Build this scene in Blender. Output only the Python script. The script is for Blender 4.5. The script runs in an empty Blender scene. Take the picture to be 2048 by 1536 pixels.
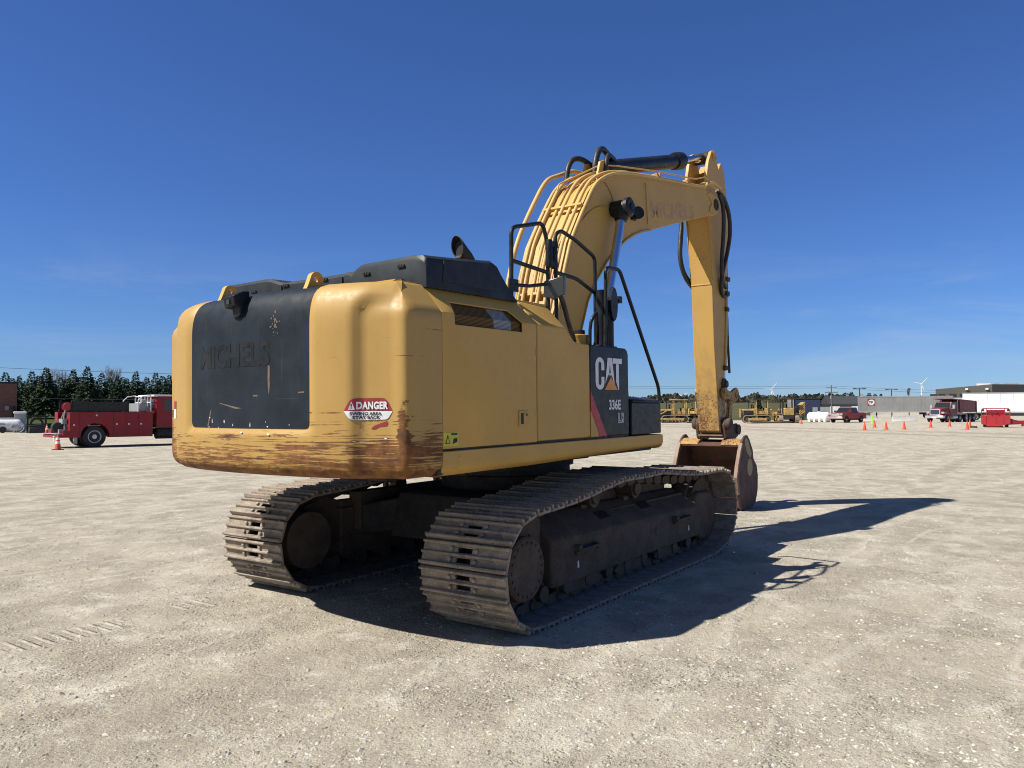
import bpy, bmesh, math, random
from mathutils import Vector, Matrix, noise as mnoise
R = math.radians
PI = math.pi
rnd = random.Random(7)
scene = bpy.context.scene
COL = scene.collection

# ------------------------------------------------------------------ camera pose
CAM = Vector((-7.33736588, -5.26563312, 1.74805392))
YAW, PITCH, ROLL, FPX = 6.17353609e-01, 3.25777625e-02, -3.24996696e-03, 1601.58
TILT = R(0.588)
SLEW = R(-0.766)
HF = Vector((math.cos(YAW), math.sin(YAW), 0)); HR = Vector((math.sin(YAW), -math.cos(YAW), 0))

def at(px, Z, z=0.0):
    """ground point seen at image column px at a distance Z along the view axis"""
    p = Vector((CAM.x, CAM.y, 0)) + Z * (HF + (px - 1024) / FPX * HR)
    return Vector((p.x, p.y, z))

def hz(px): return 822 - 4 * (px - 150) / 1700.0
def zat(px, y, Z): return CAM.z + Z * (hz(px) - y) / FPX

# ------------------------------------------------------------------ materials
class NT:
    def __init__(s, name):
        s.m = bpy.data.materials.new(name); s.m.use_nodes = True
        s.t = s.m.node_tree; s.n = s.t.nodes; s.l = s.t.links
        s.b = s.n['Principled BSDF']; s.o = s.n['Material Output']
    def set(s, sock, v):
        if hasattr(v, 'bl_idname') or hasattr(v, 'is_linked'): s.l.new(v, sock)
        else: sock.default_value = v
    def coord(s, kind='Object', scale=(1, 1, 1), rot=(0, 0, 0), loc=(0, 0, 0)):
        c = s.n.new('ShaderNodeTexCoord'); mp = s.n.new('ShaderNodeMapping')
        mp.inputs['Scale'].default_value = scale; mp.inputs['Rotation'].default_value = rot; mp.inputs['Location'].default_value = loc
        s.l.new(c.outputs[kind], mp.inputs['Vector']); return mp.outputs['Vector']
    def noise(s, vec, scale, detail=4, rough=.55, dist=0):
        n = s.n.new('ShaderNodeTexNoise'); n.inputs['Scale'].default_value = scale; n.inputs['Detail'].default_value = detail
        n.inputs['Roughness'].default_value = rough; n.inputs['Distortion'].default_value = dist
        s.l.new(vec, n.inputs['Vector']); return n.outputs['Fac']
    def voro(s, vec, scale, feature='F1', out='Distance'):
        n = s.n.new('ShaderNodeTexVoronoi'); n.feature = feature; n.inputs['Scale'].default_value = scale
        s.l.new(vec, n.inputs['Vector']); return n.outputs[out]
    def ramp(s, f, a, b, lo=0., hi=1.):
        n = s.n.new('ShaderNodeMapRange'); n.interpolation_type = 'SMOOTHSTEP'
        n.inputs['From Min'].default_value = a; n.inputs['From Max'].default_value = b
        n.inputs['To Min'].default_value = lo; n.inputs['To Max'].default_value = hi
        s.l.new(f, n.inputs['Value']); return n.outputs['Result']
    def math(s, op, a, b=None, c=None):
        n = s.n.new('ShaderNodeMath'); n.operation = op
        s.set(n.inputs[0], a)
        if b is not None: s.set(n.inputs[1], b)
        if c is not None: s.set(n.inputs[2], c)
        return n.outputs[0]
    def xyz(s, vec):
        n = s.n.new('ShaderNodeSeparateXYZ'); s.l.new(vec, n.inputs[0]); return n.outputs
    def mix(s, f, a, b):
        n = s.n.new('ShaderNodeMix'); n.data_type = 'RGBA'
        s.set(n.inputs[0], f)
        for k, v in ((6, a), (7, b)):
            if isinstance(v, tuple): n.inputs[k].default_value = (*v, 1)
            else: s.l.new(v, n.inputs[k])
        return n.outputs[2]
    def mult(s, a, k):
        n = s.n.new('ShaderNodeMix'); n.data_type = 'RGBA'; n.blend_type = 'MULTIPLY'; n.inputs[0].default_value = 1
        s.l.new(a, n.inputs[6]); s.l.new(k, n.inputs[7]); return n.outputs[2]
    def bump(s, h, strength=.3, dist=.02, prev=None):
        n = s.n.new('ShaderNodeBump'); n.inputs['Strength'].default_value = strength; n.inputs['Distance'].default_value = dist
        s.l.new(h, n.inputs['Height'])
        if prev is not None: s.l.new(prev, n.inputs['Normal'])
        return n.outputs['Normal']
    def fin(s, col=None, rough=None, metal=None, normal=None, spec=None):
        if col is not None:
            if isinstance(col, tuple): s.b.inputs['Base Color'].default_value = (*col, 1)
            else: s.l.new(col, s.b.inputs['Base Color'])
        if rough is not None: s.set(s.b.inputs['Roughness'], rough)
        if metal is not None: s.set(s.b.inputs['Metallic'], metal)
        if spec is not None: s.b.inputs['Specular IOR Level'].default_value = spec
        if normal is not None: s.l.new(normal, s.b.inputs['Normal'])
        return s.m

def plain(name, col, rough=.6, metal=0., var=.12, scale=6., spec=None, bump=0.):
    """a surface with a little uneven dirt and gloss in it"""
    t = NT(name); v = t.coord()
    n = t.noise(v, scale, 6, .65); f = t.ramp(n, .3, .72)
    c2 = tuple(min(1, x * (1 - var) + .06 * var) for x in col); c1 = tuple(min(1, x * (1 + var * .5)) for x in col)
    c = t.mix(f, c2, c1)
    nr = t.noise(v, scale * 3.1, 3)
    r = t.ramp(nr, .3, .7, max(.03, rough - .1), min(1, rough + .1))
    nm = t.bump(t.noise(v, scale * 14, 4), bump, .01) if bump else None
    return t.fin(c, r, metal, nm, spec)

YB = (.51, .300, .062)
def yellow(name, chips=.0, base=YB, lowrust=False, worn=None):
    t = NT(name); v = t.coord()
    big = t.noise(v, 1.3, 5, .6); fine = t.noise(v, 22, 4, .6)
    c = t.mix(t.ramp(big, .3, .7), tuple(x * .93 for x in base), tuple(min(1, x * 1.05) for x in base))
    c = t.mix(t.ramp(fine, .45, .8, 0, .22), c, (.40, .27, .12))
    # thin vertical rain dirt
    vs = t.coord(scale=(9, 9, .7)); dirt = t.ramp(t.noise(vs, 3, 4, .7), .56, .8, 0, .22)
    c = t.mix(dirt, c, (.26, .18, .10))
    rough = t.ramp(fine, .3, .7, .48, .62)
    nm = None
    if lowrust:
        x, y, z = t.xyz(t.coord())
        rust = t.mix(t.ramp(t.noise(v, 9, 6, .7), .35, .65), (.075, .026, .009), (.20, .075, .016))
        # scrapes: long along the tail, thin in height, getting denser towards the lower edge
        sv = t.coord(scale=(1.1, 1.6, 34)); s1 = t.noise(sv, 1.5, 7, .68, .15)
        sv2 = t.coord(scale=(2.5, 2.5, 95), loc=(3, 1, 7)); s2 = t.noise(sv2, 1.0, 5, .6, .1)
        patch = t.noise(t.coord(scale=(1, 1, 1.6), loc=(5, 2, 1)), 2.2, 4, .6)
        low = t.ramp(z, 1.84, 1.45)
        th = t.math('SUBTRACT', .735, t.math('MULTIPLY', low, .222))
        th = t.math('ADD', th, t.math('MULTIPLY', t.math('SUBTRACT', .5, patch), .36))
        m1 = t.ramp(t.math('SUBTRACT', s1, th), 0, .016)
        m2 = t.math('MULTIPLY', t.ramp(t.math('SUBTRACT', s2, t.math('ADD', th, -.005)), 0., .03), .9)
        m = t.math('MAXIMUM', m1, m2)
        # few single long scratches higher up
        sv3 = t.coord(scale=(.5, .5, 60), loc=(0, 0, 2.3)); m3 = t.ramp(t.noise(sv3, 1.0, 3, .5), .685, .70)
        m3 = t.math('MULTIPLY', m3, t.ramp(t.noise(t.coord(loc=(9, 4, 3)), 3.5, 3), .46, .56))
        m = t.math('MAXIMUM', m, m3)
        # worn edges: the pad's step, the tail corners and the bottom curve
        ay = t.math('ABSOLUTE', y)
        rag = t.noise(t.coord(scale=(1, 1, 2.2)), 11, 6, .75)
        def band(c0, w, zc):
            d = t.math('ABSOLUTE', t.math('SUBTRACT', ay, c0))
            k = t.math('MULTIPLY', t.math('MULTIPLY', t.ramp(d, w, 0.), t.ramp(z, zc, zc - .42)), t.ramp(x, -3.0, -3.14))
            return t.ramp(t.math('ADD', k, t.math('MULTIPLY', t.math('SUBTRACT', rag, .5), 2.0)), .60, .80)
        m = t.math('MAXIMUM', m, t.math('MULTIPLY', band(1.12, .10, 1.72), .9))
        m = t.math('MAXIMUM', m, t.math('MULTIPLY', band(1.44, .10, 2.08), .97))
        bot = t.ramp(t.math('ADD', z, t.math('MULTIPLY', t.math('SUBTRACT', rag, .5), .22)), 1.385, 1.335)
        m = t.math('MAXIMUM', m, bot)
        c = t.mix(m, c, rust)
        # orange run-off below
        c = t.mix(t.math('MULTIPLY', t.ramp(z, 1.62, 1.36), t.ramp(t.noise(t.coord(scale=(3, 3, 9)), 2, 5), .4, .7, 0, .42)), c, (.36, .16, .03))
        rough = t.mix(m, rough, (.8, .8, .8))
        nm = t.bump(t.math('SUBTRACT', t.math('MULTIPLY', fine, .15), m), .25, .006)
    if chips > 0:
        x, y, z = t.xyz(t.coord())
        a = t.noise(t.coord(loc=(2, 7, 1)), 34, 7, .76); g = t.noise(t.coord(loc=(1, 1, 5)), 1.6, 4)
        th = t.math('ADD', .72 - chips * .12, t.math('MULTIPLY', t.math('SUBTRACT', .5, g), .5))
        if worn:
            th = t.math('SUBTRACT', th, t.ramp(z, worn[0], worn[1], 0, worn[2]))
            c = t.mix(t.math('MULTIPLY', t.ramp(z, worn[0], worn[1], 0, .95), t.ramp(t.noise(t.coord(scale=(1, 1, .5)), 7, 6, .7), .35, .65)), c, (.23, .15, .075))
        m = t.ramp(t.math('SUBTRACT', a, th), 0, .03)
        c = t.mix(m, c, t.mix(t.ramp(t.noise(v, 30, 3), .4, .6), (.10, .045, .02), (.20, .085, .03)))
        rough = t.mix(m, rough, (.85, .85, .85))
        nm = t.bump(m, -.2, .003)
    return t.fin(c, rough, 0., nm)

def scuffed_black(name, col=(.0105, .016, .0235), scr=1.):
    t = NT(name); v = t.coord()
    b = t.noise(v, 2.3, 6, .65)
    c = t.mix(t.ramp(b, .3, .7), tuple(x * .8 for x in col), tuple(x * 1.5 for x in col))
    vs = t.coord(scale=(14, 14, .8)); c = t.mix(t.ramp(t.noise(vs, 2.2, 5, .7), .58, .8, 0, .20 * scr), c, (.16, .16, .15))
    sp = t.ramp(t.noise(v, 55, 3, .7), .70, .76, 0, .28 * scr); c = t.mix(sp, c, (.25, .22, .18))
    hs = t.coord(scale=(1.2, 1.2, 70)); c = t.mix(t.ramp(t.noise(hs, 1.2, 3), .70, .76, 0, .30 * scr), c, (.22, .21, .19))
    sc = t.ramp(t.noise(t.coord(loc=(4, .5, 2)), 5.2, 7, .75), .71, .75, 0, .75 * scr); c = t.mix(sc, c, (.22, .15, .09))
    return t.fin(c, t.ramp(t.noise(v, 9, 4), .3, .7, .45, .65), 0., t.bump(t.noise(v, 120, 3), .06, .004), .22)

def steel_dirt(name, a, b, dust=(.20, .17, .13), k=.5, rough=.75):
    t = NT(name); v = t.coord('Object')
    n = t.noise(v, 5, 7, .7); f = t.noise(v, 45, 5, .7)
    c = t.mix(t.ramp(n, .35, .65), a, b)
    c = t.mix(t.ramp(f, .5, .72, 0, k), c, dust)
    return t.fin(c, rough, 0., t.bump(f, .35, .006))

def rubber(name='tyre_rubber'):
    return plain(name, (.018, .018, .019), .8, 0, .4, 12)

M = {}
M['yel'] = yellow('faded_yellow_paint', 0)
M['cw'] = yellow('scraped_yellow_paint', 0, base=(.42, .255, .066), lowrust=True)
M['stick'] = yellow('chipped_yellow_paint', .5, base=(.48, .285, .07), worn=(3.2, 1.3, .165))
M['pipe'] = yellow('pale_pipe_paint', .1, base=(.56, .37, .13))  # pipes get a paler, less saturated yellow than the body
M['sill'] = yellow('sill_yellow_paint', .55)
M['blk'] = scuffed_black('scuffed_black_panel')
M['hood'] = scuffed_black('black_hood_plastic', (.019, .024, .029), .35)
M['satin'] = plain('satin_black_paint', (.007, .008, .010), .42, 0, .3, 8, .25)
M['dark'] = plain('grimy_dark_steel', (.016, .014, .012), .8, 0, .4, 7, bump=.2)
M['hose'] = plain('hose_rubber', (.012, .012, .013), .55, 0, .3, 10)
M['chrome'] = plain('chromed_rod', (.60, .64, .70), .16, 1., .05, 5)
M['shoe'] = steel_dirt('worn_track_steel', (.17, .135, .10), (.31, .245, .18), (.50, .48, .45), .65)
M['frame'] = steel_dirt('muddy_frame_steel', (.048, .036, .026), (.09, .066, .046), (.18, .14, .10), .35, .85)
M['link'] = steel_dirt('oily_link_steel', (.035, .027, .021), (.07, .05, .036), (.14, .11, .08), .4, .7)
M['rust'] = steel_dirt('rusty_bucket_steel', (.060, .030, .022), (.125, .055, .038), (.10, .07, .05), .4, .7)
M['rustl'] = steel_dirt('worn_rusty_edge', (.16, .09, .06), (.25, .16, .11), (.3, .27, .22), .4, .6)
M['white'] = plain('white_lettering', (.72, .73, .74), .5, 0, .1)
M['black'] = plain('black_lettering', (.008, .008, .009), .6, 0, .1)
M['ghost'] = plain('ghost_lettering', (.004, .006, .009), .6, 0, .3, 5, .2)
M['ghosty'] = plain('ghost_lettering_yellow', (.455, .272, .072), .5, 0, .25, 9)
M['red'] = plain('red_stripe', (.42, .022, .035), .45, 0, .15)
M['maroon'] = plain('maroon_sign', (.30, .018, .03), .5, 0, .2)
M['orange'] = plain('orange_triangle', (.72, .27, .05), .5, 0, .1)
M['lemon'] = plain('yellow_decal', (.55, .50, .03), .5, 0, .2)
M['glass'] = plain('dark_glass', (.015, .02, .025), .06, 0, .1, 3, .7)
M['mirror'] = plain('mirror_shell', (.06, .07, .08), .3, .3, .3)
M['exhaust'] = plain('burnt_exhaust', (.008, .0045, .004), .65, .1, .5, 12)

# ------------------------------------------------------------------ mesh helpers
class MB:
    def __init__(s): s.b = bmesh.new()
    def face(s, pts):
        try: return s.b.faces.new([s.b.verts.new(p) for p in pts])
        except ValueError: return None
    def box(s, c, d, m=None):
        x, y, z = d[0] / 2, d[1] / 2, d[2] / 2
        r = bmesh.ops.create_cube(s.b, size=1)['verts']
        for v in r:
            v.co = Vector((v.co.x * d[0], v.co.y * d[1], v.co.z * d[2]))
            if m is not None: v.co = m @ v.co
            v.co += Vector(c)
        return s
    def box2(s, a, b): return s.box([(a[i] + b[i]) / 2 for i in range(3)], [abs(b[i] - a[i]) for i in range(3)])
    def loft(s, rings, cap=True, close=True, wrap=False):
        vs = [[s.b.verts.new(p) for p in r] for r in rings]
        n = len(vs[0]); k = len(vs)
        for i in range(k if wrap else k - 1):
            a, b = vs[i], vs[(i + 1) % k]
            for j in range(n if close else n - 1):
                try: s.b.faces.new((a[j], a[(j + 1) % n], b[(j + 1) % n], b[j]))
                except ValueError: pass
        if cap and not wrap:
            for r, rev in ((vs[0], True), (vs[-1], False)):
                try: s.b.faces.new(list(reversed(r)) if rev else r)
                except ValueError: pass
        return s
    def prism(s, poly, axis, lo, hi):
        """2-D outline pushed along an axis: x -> (y,z), y -> (x,z), z -> (x,y)"""
        def P(p, k): return (k, p[0], p[1]) if axis == 'x' else ((p[0], k, p[1]) if axis == 'y' else (p[0], p[1], k))
        return s.loft([[P(p, lo) for p in poly], [P(p, hi) for p in poly]])
    def cyl(s, a, b, r, r2=None, n=16, cap=True):
        a, b = Vector(a), Vector(b); r2 = r if r2 is None else r2
        d = (b - a).normalized(); u = d.orthogonal().normalized(); w = d.cross(u)
        ring = lambda c, q: [c + q * (math.cos(2 * PI * i / n) * u + math.sin(2 * PI * i / n) * w) for i in range(n)]
        return s.loft([ring(a, r), ring(b, r2)], cap)
    def lathe(s, a, axis, prof, n=24):
        """prof: (distance along the axis, radius)"""
        a = Vector(a); d = Vector(axis).normalized(); u = d.orthogonal().normalized(); w = d.cross(u)
        return s.loft([[a + d * t + max(q, 1e-4) * (math.cos(2 * PI * i / n) * u + math.sin(2 * PI * i / n) * w) for i in range(n)] for t, q in prof], True)
    def tube(s, pts, r, n=10, smooth=0):
        P = [Vector(p) for p in pts]
        for _ in range(smooth):
            Q = [P[0]]
            for i in range(len(P) - 1):
                Q += [P[i] * .75 + P[i + 1] * .25, P[i] * .25 + P[i + 1] * .75]
            P = Q + [P[-1]]
        rings = []; u = None
        for i, p in enumerate(P):
            d = (P[min(i + 1, len(P) - 1)] - P[max(i - 1, 0)]).normalized()
            u = d.orthogonal() if u is None else (u - d * u.dot(d))
            u.normalize(); w = d.cross(u)
            rings.append([p + r * (math.cos(2 * PI * k / n) * u + math.sin(2 * PI * k / n) * w) for k in range(n)])
        return s.loft(rings)
    def build(s, name, mat, parent=None, bevel=0, ang=35, seg=2, rotz=0, subsurf=0):
        bmesh.ops.recalc_face_normals(s.b, faces=s.b.faces)
        me = bpy.data.meshes.new(name); s.b.to_mesh(me); s.b.free()
        me.materials.append(mat)
        if ang:
            me.polygons.foreach_set('use_smooth', [True] * len(me.polygons))
            me.set_sharp_from_angle(angle=R(ang))
        o = bpy.data.objects.new(name, me); COL.objects.link(o)
        if parent: o.parent = parent
        if rotz: o.rotation_euler.z = rotz
        if bevel:
            bv = o.modifiers.new('edge', 'BEVEL'); bv.width = bevel; bv.segments = seg; bv.limit_method = 'ANGLE'; bv.angle_limit = R(30)
            bv.harden_normals = False
        return o

def text_mesh(body, size, place, name, mat, parent, depth=.0, sx=1., bold=0., shear=0., align='LEFT', space=1.):
    """lettering as a thin mesh; place(u,v,w) turns letter coordinates into a point"""
    cu = bpy.data.curves.new(name, 'FONT'); cu.body = body; cu.size = size; cu.align_x = align; cu.extrude = depth; cu.offset = bold; cu.shear = shear
    cu.space_character = space; cu.resolution_u = 3
    ob = bpy.data.objects.new(name, cu); COL.objects.link(ob)
    bpy.context.view_layer.update()
    me = bpy.data.meshes.new_from_object(ob.evaluated_get(bpy.context.evaluated_depsgraph_get()))
    bpy.data.objects.remove(ob); bpy.data.curves.remove(cu)
    for v in me.vertices: v.co = Vector(place(v.co.x * sx, v.co.y, v.co.z))
    me.name = name; me.materials.clear(); me.materials.append(mat)
    o = bpy.data.objects.new(name, me); COL.objects.link(o)
    if parent: o.parent = parent
    return o

def tag(o, label=None, cat=None, group=None, kind=None):
    if label: o['label'] = label
    if cat: o['category'] = cat
    if group: o['group'] = group
    if kind: o['kind'] = kind
    return o

def empty(name, label, cat, loc=(0, 0, 0), rotz=0, group=None):
    o = bpy.data.objects.new(name, None); COL.objects.link(o); o.empty_display_size = .3
    o.location = loc; o.rotation_euler.z = rotz
    return tag(o, label, cat, group)

def copy_tree(o, parent=None):
    c = o.copy(); COL.objects.link(c)
    if parent: c.parent = parent
    for ch in [x for x in bpy.data.objects if x.parent == o]:
        if ch is not c: copy_tree(ch, c)
    return c

# ------------------------------------------------------------------ ground, sky, light
def sstep(a, b, x):
    t = max(0., min(1., (x - a) / (b - a))); return t * t * (3 - 2 * t)

def gz(x, y):
    r = math.hypot(x - 1.5, y)
    z = x * math.tan(TILT) * (1 - sstep(5.2, 9.5, r))
    d = math.hypot(x - CAM.x, y - CAM.y)
    z += .018 * mnoise.noise((x * .35, y * .35, 3)) * sstep(4.2, 7., r) * (1 - sstep(40, 90, d))
    return z

def ground():
    b = MB()
    rad = [0.0] + [1.0 * 1.055 ** i for i in range(0, 168)]
    n = 192; rings = []
    c = b.b.verts.new((CAM.x, CAM.y, gz(CAM.x, CAM.y)))
    prev = None
    for r in rad[1:]:
        ring = []
        for k in range(n):
            x = CAM.x + r * math.cos(2 * PI * k / n); y = CAM.y + r * math.sin(2 * PI * k / n)
            ring.append(b.b.verts.new((x, y, gz(x, y))))
        for k in range(n):
            if prev is None: b.b.faces.new((c, ring[k], ring[(k + 1) % n]))
            else: b.b.faces.new((prev[k], ring[k], ring[(k + 1) % n], prev[(k + 1) % n]))
        prev = ring
    t = NT('crushed_limestone'); v = t.coord()
    n1 = t.noise(v, .32, 5, .6); n2 = t.noise(v, 2.4, 6, .62); n3 = t.noise(v, 17, 5, .7); n4 = t.noise(v, 85, 4, .75)
    c = t.mix(t.ramp(n1, .34, .66), (.47, .418, .32), (.575, .525, .42))
    c = t.mix(t.ramp(n2, .42, .7, 0, .55), c, (.33, .285, .225))
    # dusty wheel ruts running across the yard
    ang = YAW - R(78)
    rv = t.coord(scale=(.045, .55, 1), rot=(0, 0, -ang)); nr = t.noise(rv, 1., 4, .55, .3)
    c = t.mix(t.ramp(nr, .54, .70, 0, .5), c, (.30, .26, .205))
    c = t.mix(t.ramp(nr, .44, .30, 0, .35), c, (.53, .48, .41))
    # the travelled lane in front of the cones
    q = at(2000, 52); q2 = at(1400, 82); lang = math.atan2(q2.y - q.y, q2.x - q.x); lv = t.coord(loc=(-q.x, -q.y, 0)); rx = t.n.new('ShaderNodeVectorRotate'); rx.rotation_type = 'Z_AXIS'
    t.l.new(lv, rx.inputs['Vector']); rx.inputs['Angle'].default_value = -lang
    X, Y, Z = t.xyz(rx.outputs[0]); wob = t.math('MULTIPLY', t.math('SUBTRACT', t.noise(t.coord(), .12, 3), .5), 5.)
    lane = t.math('ABSOLUTE', t.math('SUBTRACT', t.math('ABSOLUTE', t.math('ADD', Y, wob)), 3.2))
    c = t.mix(t.ramp(lane, 2.3, .5, 0, .72), c, (.285, .235, .165))
    # loose gravel lies in patches on the packed fines
    loose = t.ramp(t.math('ADD', t.noise(t.coord(loc=(3, 8, 0)), 1.15, 6, .66), t.math('MULTIPLY', t.math('SUBTRACT', n1, .5), .5)), .44, .60)
    c = t.mix(t.math('MULTIPLY', loose, .65), c, (.37, .325, .25))
    c = t.mix(t.ramp(t.noise(t.coord(loc=(1, 2, 0)), 2.3, 8, .72), .52, .68, 0, .75), c, (.70, .655, .55))
    hts = []
    for sc_, amt, hh in ((34, .75, .012), (72, .8, .007)):
        vo = t.n.new('ShaderNodeTexVoronoi'); vo.inputs['Scale'].default_value = sc_; vo.inputs['Randomness'].default_value = 1; t.l.new(v, vo.inputs['Vector'])
        hx = t.n.new('ShaderNodeSeparateColor'); t.l.new(vo.outputs['Color'], hx.inputs[0])
        st = t.math('MULTIPLY', t.ramp(vo.outputs['Distance'], .46, .22), t.math('MULTIPLY', t.ramp(hx.outputs[0], .42, .50), t.math('ADD', t.math('MULTIPLY', loose, .8), .2)))
        c = t.mix(t.math('MULTIPLY', st, amt), c, t.mix(t.ramp(hx.outputs[1], .15, .85), (.19, .16, .12), (.66, .60, .50)))
        hts.append(t.math('MULTIPLY', st, hh))
    c = t.mix(t.ramp(n4, .32, .56, .60, 0), c, (.17, .145, .11))
    c = t.mix(t.ramp(n3, .58, .8, 0, .35), c, (.60, .54, .44))
    h = t.math('ADD', t.math('MULTIPLY', n4, .009), t.math('ADD', t.math('MULTIPLY', n3, .026), t.math('MULTIPLY', n2, .06)))
    h = t.math('ADD', h, t.math('ADD', hts[0], hts[1]))
    h = t.math('ADD', h, t.math('MULTIPLY', nr, .05))
    # grouser prints the left crawler left behind it
    gx, gy, gz_ = t.xyz(t.coord())
    pm = t.math('MULTIPLY', t.ramp(t.math('ABSOLUTE', t.math('SUBTRACT', gy, 1.40)), .22, .12), t.math('MULTIPLY', t.ramp(gx, -2.3, -2.7), t.ramp(gx, -7.5, -5.0)))
    pm = t.math('MULTIPLY', pm, t.ramp(t.noise(t.coord(loc=(7, 7, 7)), 1.3, 4), .46, .56))
    bars = t.ramp(t.math('SINE', t.math('MULTIPLY', gx, 2 * PI / .108)), .1, .9)
    pm = t.math('MULTIPLY', pm, bars); h = t.math('ADD', h, t.math('MULTIPLY', pm, .022)); c = t.mix(t.math('MULTIPLY', pm, .45), c, (.68, .62, .50))
    # faint windrows of loose stone left by turning tyres
    wv = t.noise(t.coord(scale=(.35, 1.3, 1), rot=(0, 0, R(-20)), loc=(3, 1, 0)), .5, 2, .5, .3)
    rg = t.math('MULTIPLY', t.ramp(t.math('ABSOLUTE', t.math('SUBTRACT', wv, .5)), .03, 0.), t.ramp(n2, .35, .6)); h = t.math('ADD', h, t.math('MULTIPLY', rg, .010)); c = t.mix(t.math('MULTIPLY', rg, .35), c, (.68, .63, .53))
    t.fin(c, .95, 0, t.bump(h, 1., 1.), spec=.2)
    o = b.build('ground', t.m, ang=80); tag(o, kind='structure')
    return o
ground()

def stones():
    """loose crushed stone lying on the yard near the camera"""
    b = MB(); r2 = random.Random(3)
    def one(x, y, s):
        z = gz(x, y); a = r2.uniform(0, PI); ca, sa = math.cos(a), math.sin(a)
        e = (s * r2.uniform(.7, 1.4), s * r2.uniform(.6, 1.), s * r2.uniform(.4, .75))
        P = []
        for k in range(5):
            q = 2 * PI * k / 5 + r2.uniform(-.3, .3); rr = r2.uniform(.8, 1.15)
            px, py = e[0] * rr * math.cos(q), e[1] * rr * math.sin(q)
            P.append((x + px * ca - py * sa, y + px * sa + py * ca, z + e[2] * r2.uniform(-.1, .35)))
        top = (x + r2.uniform(-.2, .2) * s, y + r2.uniform(-.2, .2) * s, z + e[2]); bot = [(p[0], p[1], z - .004) for p in P]
        vs = [b.b.verts.new(p) for p in P]; vb = [b.b.verts.new(p) for p in bot]; vt = b.b.verts.new(top)
        for k in range(5):
            b.b.faces.new((vs[k], vs[(k + 1) % 5], vt)); b.b.faces.new((vb[k], vb[(k + 1) % 5], vs[(k + 1) % 5], vs[k]))
    for i in range(30000):
        Z = 3.2 * (14 / 3.2) ** r2.random(); px = r2.uniform(-150, 2200); p = at(px, Z)
        d = mnoise.noise((p.x * .6, p.y * .6, 9)) + .5 * mnoise.noise((p.x * 2.1, p.y * 2.1, 5))
        if d < r2.uniform(-.7, .35): continue
        one(p.x, p.y, r2.choice((.005, .006, .007, .008, .010, .013)) * r2.uniform(.8, 1.35) * (1.25 if r2.random() < .06 else 1))
    for i in range(170):
        Z = 3.3 * (16 / 3.3) ** r2.random(); p = at(r2.uniform(-100, 2150), Z); one(p.x, p.y, r2.uniform(.016, .028))
    t = NT('crushed_stone'); v = t.coord(); w = t.noise(v, 31, 2)
    vo = t.n.new('ShaderNodeTexVoronoi'); vo.inputs['Scale'].default_value = 25; t.l.new(v, vo.inputs['Vector'])
    hx = t.n.new('ShaderNodeSeparateColor'); t.l.new(vo.outputs['Color'], hx.inputs[0])
    t.fin(t.mix(hx.outputs[0], (.22, .195, .155), (.60, .56, .48)), .9, 0, spec=.25)
    o = b.build('loose_gravel', t.m, ang=0); tag(o, 'loose crushed stones scattered on the yard', 'gravel', kind='stuff')
stones()

SUN = Vector((-.70, .50, 1.0)).normalized()
SEL = math.asin(SUN.z); SAZ = math.atan2(SUN.y, SUN.x)
sl = bpy.data.lights.new('sun', 'SUN'); sl.energy = 5.0; sl.angle = R(.53); sl.color = (1., .955, .88)
so = bpy.data.objects.new('sun', sl); COL.objects.link(so); so.rotation_euler = SUN.to_track_quat('Z', 'Y').to_euler()

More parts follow.
